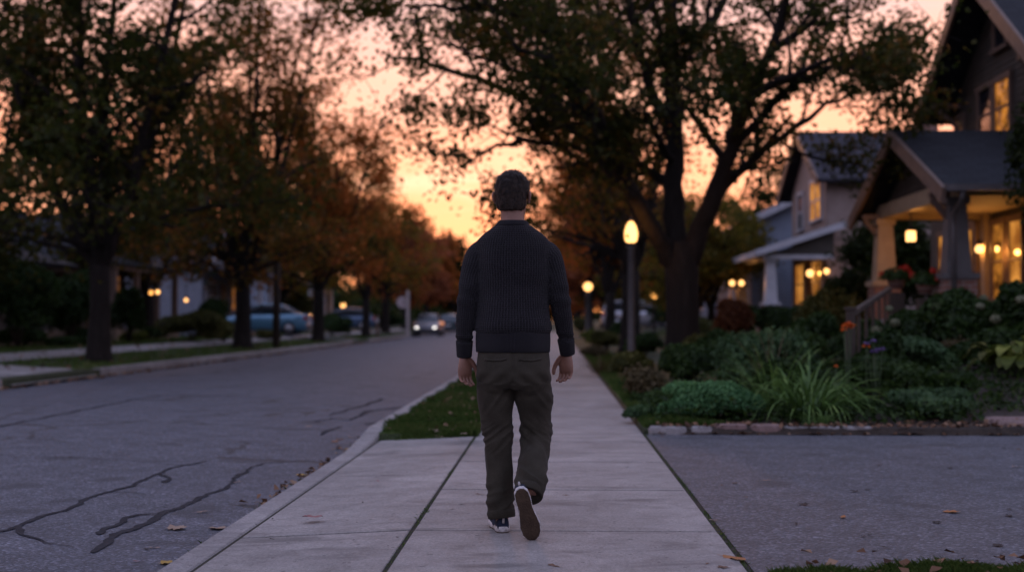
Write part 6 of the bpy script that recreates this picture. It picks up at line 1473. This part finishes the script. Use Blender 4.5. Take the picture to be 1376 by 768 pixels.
# ribbed hem, collar and cuffs
def ring_band(name, rings, parent, mat):
    m_ = MB(); m_.smooth = True; m_.rings(rings, cap=False); o = m_.build(name, mat, parent, origin=(0, 0, 0), recalc=False)
    n = len(rings[0]); r0 = [Vector(p) for p in rings[len(rings)//2]]; L_ = sum((r0[k]-r0[k-1]).length for k in range(n))
    au = o.data.attributes.new('knit_u', 'FLOAT', 'POINT'); au.data.foreach_set('value', np.tile(np.minimum(np.arange(n), n - np.arange(n)) / n * L_, len(rings)).astype(np.float32))
    so = o.modifiers.new('thick', 'SOLIDIFY'); so.thickness = .005; so.offset = 1; return o
hem = []
for z, rx, ry in [(.896, .178, .126), (.900, .180, .128), (.93, .1815, .1295), (.96, .182, .130), (.985, .181, .129), (1.0, .179, .127)]:
    hem.append([(x*(1+.004*math.sin(k*1.9+z*9)), y, zz) for k, (x, y, zz) in enumerate(ell((-.002, -.012), rx, ry, z, 64, .88))])
ring_band('hem', hem, sweater, MAT['rib'])
ring_band('collar', [ell((-.003, -.0275), rx, ry, z, 36, .95) for z, rx, ry in [(1.520, .086, .078), (1.535, .0755, .0712), (1.543, .069, .067), (1.546, .066, .0645)]], sweater, MAT['rib'])
for A in (ARM_L, ARM_R):
    p, q = Vector(A[-1][:3]), Vector(A[-2][:3]); d = (p-q).normalized(); a = d.cross(Vector((0, 1, 0))).normalized(); c = d.cross(a)
    ring_band('cuff', [[p + d*s_ + (a*math.cos(2*PI*k/28) + c*math.sin(2*PI*k/28))*r for k in range(28)] for s_, r in ((-.045, .0385), (-.03, .0375), (0, .0355), (.028, .034), (.034, .0325))], sweater, MAT['rib'])

# ---- trousers
t_ = MB()
t_.rings([ell((0, cy), rx, ry, z, 36, .9) for z, rx, ry, cy in [(.95, .172, .120, -.010), (.90, .178, .124, -.014), (.84, .185, .132, -.022), (.79, .186, .134, -.026), (.74, .178, .126, -.020), (.715, .165, .11, -.012)]])
limb(t_, LEG_L, 26); limb(t_, LEG_R, 26)
t_.ball((-.080, -.066, .79), .088, .070, .11); t_.ball((.082, -.066, .79), .088, .070, .11)
tr = remesh(t_, 0.0055, 14, 'trousers')
def tr_disp(c, n):
    x, y, z = c; a = .004*mnoise.noise(Vector((x*8, y*8, z*4)))
    side = 1 if x > 0.01 else -1
    if z < .74:
        lx = x + (.08 if side < 0 else -.10)
        u = z*1.0 + side*lx*.45
        kz = .49 if side > 0 else .47
        k1 = max(0, 1-abs(z-kz)/.10); k2 = max(0, 1-abs(z-(.27 if side > 0 else .15))/.12); k3 = max(0, 1-abs(z-.66)/.09)
        wv = mnoise.noise(Vector((x*9, y*9, z*6+9)))*2.2
        rg = lambda fx, fz, sl, o: (1-abs(mnoise.noise(Vector(((x+y*.6)*fx, y*fx*.5+o, (z+lx*side*sl)*fz+o))))*2.6)
        a += k1*.010*rg(7, 26, .8, 3) + k2*.0105*rg(6, 24, .5, 7) + k3*.009*rg(6, 17, 1.2, 11) + k2*.003*math.sin(z*90+lx*30*side+wv*2)
        a += .008*mnoise.noise(Vector((x*14+z*6, y*14, z*9)))
        # long vertical drape lines
        a += .003*math.sin(math.atan2(y, lx)*5 + z*6)*min(1, max(0, (.7-z)*4))
    else:
        s_ = math.exp(-(x/.012)**2); 
        if y < 0: a -= .010*s_*min(1, max(0, (.93-z)/.1)); a += .006*math.sin((z*.9 + abs(x)*.9)*75)*max(0, 1-abs(z-.75)/.09)
    return a
displace(tr, tr_disp)
def twill():
    m, nt = nodes('chino_twill'); v = coords(nt); fine = noise_tex(nt, 420, 2, .6, coords(nt, (1, 1, .35))); big = noise_tex(nt, 7, 4, .6, v)
    col = ramp(nt, big, [(.3, (.027, .0235, .0165)), (.7, (.050, .044, .032))]); col = mix_rgb(nt, .6, col, ramp(nt, fine, [(.3, (.65, .65, .65)), (.7, (1.35, 1.35, 1.35))]), 'MULTIPLY')
    return finish(m, nt, col, .9, fine, .5, .0015, .15, sheen=.05)
MAT['twill'] = twill()
trousers = link_mesh('trousers', tr, MAT['twill'], man)
# rolled cuffs, back pockets, belt seam
for Lg in (LEG_L, LEG_R):
    p, q = Vector(Lg[-1][:3]), Vector(Lg[-2][:3]); d = (p-q).normalized(); a = d.cross(Vector((0, 1, .3))).normalized(); c = d.cross(a); r = Lg[-1][3]
    m_ = MB(); m_.smooth = True
    m_.rings([[p + d*s_ + (a*math.cos(2*PI*k/32)*(1+.02*math.sin(k)) + c*math.sin(2*PI*k/32))*rr for k in range(32)] for s_, rr in ((-.035, r+.001), (-.033, r+.0055), (-.02, r+.0065), (.004, r+.0055), (.008, r+.002), (.006, r-.006), (-.012, r-.008))], cap=False); m_.build('trouser_cuff', MAT['twill'], trousers, origin=(0, 0, 0), recalc=False)
def on_surface(me, x, z, back=True):
    best = None
    for v in me.vertices:
        if (v.co.y < 0) == back:
            q = (v.co.x-x)**2 + (v.co.z-z)**2
            if best is None or q < best[0]: best = (q, v.co.copy(), v.normal.copy())
    return best[1], best[2]
for sg in (-1, 1):
    L_ = []
    for u in np.linspace(-.055, .055, 9):
        c, nn = on_surface(tr, sg*.085+u, .855 + .004*abs(u)/.05); L_.append(c + nn*.0025)
    m_ = MB(); m_.smooth = True
    m_.rings([[q + Vector((0, -.0005, .006)), q + Vector((0, -.0022, 0)), q + Vector((0, -.0005, -.006)), q + Vector((0, .006, 0))] for q in L_]); m_.build('pocket_welt', MAT['twill'], trousers, origin=(0, 0, 0))

# ---- hair: a cap following the skull, swept strands on top
hb = MB()
hb.rings([head_ring(*a) for a in [(1.597, -.046, .052, .038), (1.606, -.040, .064, .054), (1.625, -.036, .071, .064), (1.655, -.030, .0745, .074), (1.69, -.018, .0785, .090), (1.72, -.008, .0795, .100), (1.75, -.004, .0735, .097), (1.772, -.004, .0595, .082), (1.788, -.006, .040, .058), (1.796, -.008, .020, .030)]])
hm = remesh(hb, .004, 3, 'hair')
displace(hm, lambda c, n: .006*mnoise.noise(Vector((c.x*48, c.y*36, c.z*22))) + .002*mnoise.noise(Vector((c.x*110, c.y*90, c.z*40))))
# strands
g = np.random.RandomState(77); nv = len(hm.vertices); idx = g.randint(0, nv, 9000)
VV = []; FF = []
for i in idx:
    v = hm.vertices[i]; n = v.normal; c = v.co
    if c.z < 1.61 and n.z < -.6: continue
    whorl = Vector((.012, -.055, 1.775)); fl = (c - whorl); fl = fl - n*fl.dot(n)
    if fl.length < 1e-4: continue
    fl.normalize(); fl = (fl + Vector((.25, 0, -.15)) + Vector(g.normal(0, .22, 3))); fl = (fl - n*fl.dot(n)).normalized()
    top = max(0, min(1, (c.z-1.66)/.1)); L = .010 + .020*top*g.uniform(.6, 1.3); s_ = n.cross(fl)*(.0009)
    b0 = c - n*.001; b1 = c + fl*L*.6 + n*(.0035+.002*top); b2 = c + fl*L + n*(.003*g.uniform(0, 1.6))
    k = len(VV); VV += [b0-s_, b0+s_, b1+s_, b1-s_, b2]; FF += [(k, k+1, k+2, k+3), (k+3, k+2, k+4)]
bm = bmesh.new(); bm.from_mesh(hm)
vs_ = [bm.verts.new(v) for v in VV]
for f in FF: bm.faces.new([vs_[i] for i in f])
bm.to_mesh(hm); bm.free(); hm.polygons.foreach_set('use_smooth', np.ones(len(hm.polygons), dtype=bool))
MAT['hair'] = surf('dark_brown_hair', (.008, .0055, .004), (.040, .025, .016), 60, .6, .5, 160, .002, .25)
link_mesh('hair', hm, MAT['hair'], man)

# ---- shoes
MAT['canvas'] = surf('navy_canvas', (.012, .017, .032), (.022, .030, .052), 30, .9, .4, 500, .001, .2)
def rubber_white():
    m, nt = nodes('white_rubber'); v = coords(nt); f = noise_tex(nt, 45, 4, .7, v); col = ramp(nt, f, [(.35, (.22, .20, .18)), (.55, (.52, .50, .48)), (.8, (.62, .61, .6))]); return finish(m, nt, col, .6, f, .2, .002)
MAT['white_rubber'] = rubber_white()
def tread():
    m, nt = nodes('gum_tread'); v = coords(nt, (1, 1, 1)); vo = N(nt, 'ShaderNodeTexVoronoi'); vo.inputs['Scale'].default_value = 120; nt.links.new(v, vo.inputs['Vector']); f = noise_tex(nt, 14, 4, .6, v)
    col = ramp(nt, f, [(.3, (.045, .030, .020)), (.7, (.085, .058, .038))]); return finish(m, nt, col, .85, vo.outputs['Distance'], .8, .004, .2)
MAT['tread'] = tread()
def outline(n=40):                       # sole outline, y from heel (0) to toe (.285)
    P = []
    keys = [(0, 0), (.006, .018), (.025, .031), (.06, .034), (.11, .031), (.16, .039), (.20, .046), (.24, .042), (.268, .028), (.282, .012), (.286, 0)]
    for y, w in keys: P.append((w, y))
    Rr = [(w + .003*math.sin(PI*y/.286), y) for w, y in P]; Ll = [(-w, y) for w, y in reversed(P[1:-1])]
    return Rr + Ll
def shoe(name, M, laces=True):
    o2 = outline(); T = lambda pts: [tuple(M @ Vector(p)) for p in pts]
    c = Vector((0, .14))
    def ring(z, k=1.0, dz=0):
        return T([(x*k, .143 + (y-.143)*(1-(1-k)*.35), z + .016*max(0, (y-.19)/.1)**2) for x, y in o2])
    m_ = MB(); m_.smooth = True
    # upper: sections along the foot
    rr = []
    for y, w, h0 in [(.004, .020, .060), (.012, .029, .083), (.035, .034, .088), (.065, .0345, .086), (.095, .034, .085), (.125, .037, .076), (.16, .041, .064), (.20, .045, .052), (.235, .042, .044), (.262, .030, .036), (.278, .014, .030)]:
        up = .016*max(0, (y-.19)/.1)**2
        rr.append(T([(w*math.copysign(abs(math.cos(t))**.7, math.cos(t)), y, .022 + up + (h0-.022)*(max(0, math.sin(t))**.75) - .006*max(0, -math.sin(t))) for t in [2*PI*k/24 for k in range(24)]]))
    m_.rings(rr); up_ = m_.build(name, MAT['canvas'], man, origin=(0, 0, 0)); sb = up_.modifiers.new('sub', 'SUBSURF'); sb.levels = 1; sb.render_levels = 1
    m_ = MB(); m_.smooth = True; m_.rings([ring(.0045, .985), ring(.006, 1.06), ring(.018, 1.08), ring(.030, 1.05), ring(.032, .96)]); m_.build('sole', MAT['white_rubber'], up_, origin=(0, 0, 0))
    m_ = MB(); m_.rings([ring(-.001, .96), ring(.0, .985), ring(.0046, .99)])
    m_.build('outsole', MAT['tread'], up_, origin=(0, 0, 0))
    m_ = MB(); m_.smooth = True
    m_.tube(T([(.0, .002, .05), (0, -.0005, .066), (0, .004, .084)]), [.006, .006, .005], 8); m_.build('heel_tab', MAT['white_rubber'], up_, origin=(0, 0, 0))
    m_ = MB(); m_.smooth = True
    for i in range(4):
        y = .115 + i*.022; z = .078 - i*.0085; pass
        m_.tube(T([(-.026, y, z-.010), (0, y+.006, z+.006), (.026, y, z-.010)]), .0028, 6)
    m_.tube(T([(.0, .108, .088), (.022, .10, .100), (.034, .108, .088), (.030, .112, .075), (.012, .110, .086), (.042, .098, .072)]), .0022, 6); m_.build('lace', MAT['rubber'], up_, origin=(0, 0, 0))
    return up_
ML = Matrix.Translation((-.048, -.062, .001)) @ Matrix.Rotation(math.radians(10), 4, 'Z')
shoe('shoe', ML)
# trailing foot: toe on the ground, heel high, sole turned to the camera
ang = math.radians(-72)
toe = Vector((.104, -.262, .004))
MR = Matrix.Translation(toe) @ Matrix.Rotation(math.radians(-20), 4, 'Y') @ Matrix.Rotation(ang, 4, 'X') @ Matrix.Rotation(math.radians(6), 4, 'Z') @ Matrix.Translation((0, -.279, -.012))
shoe('shoe', MR)
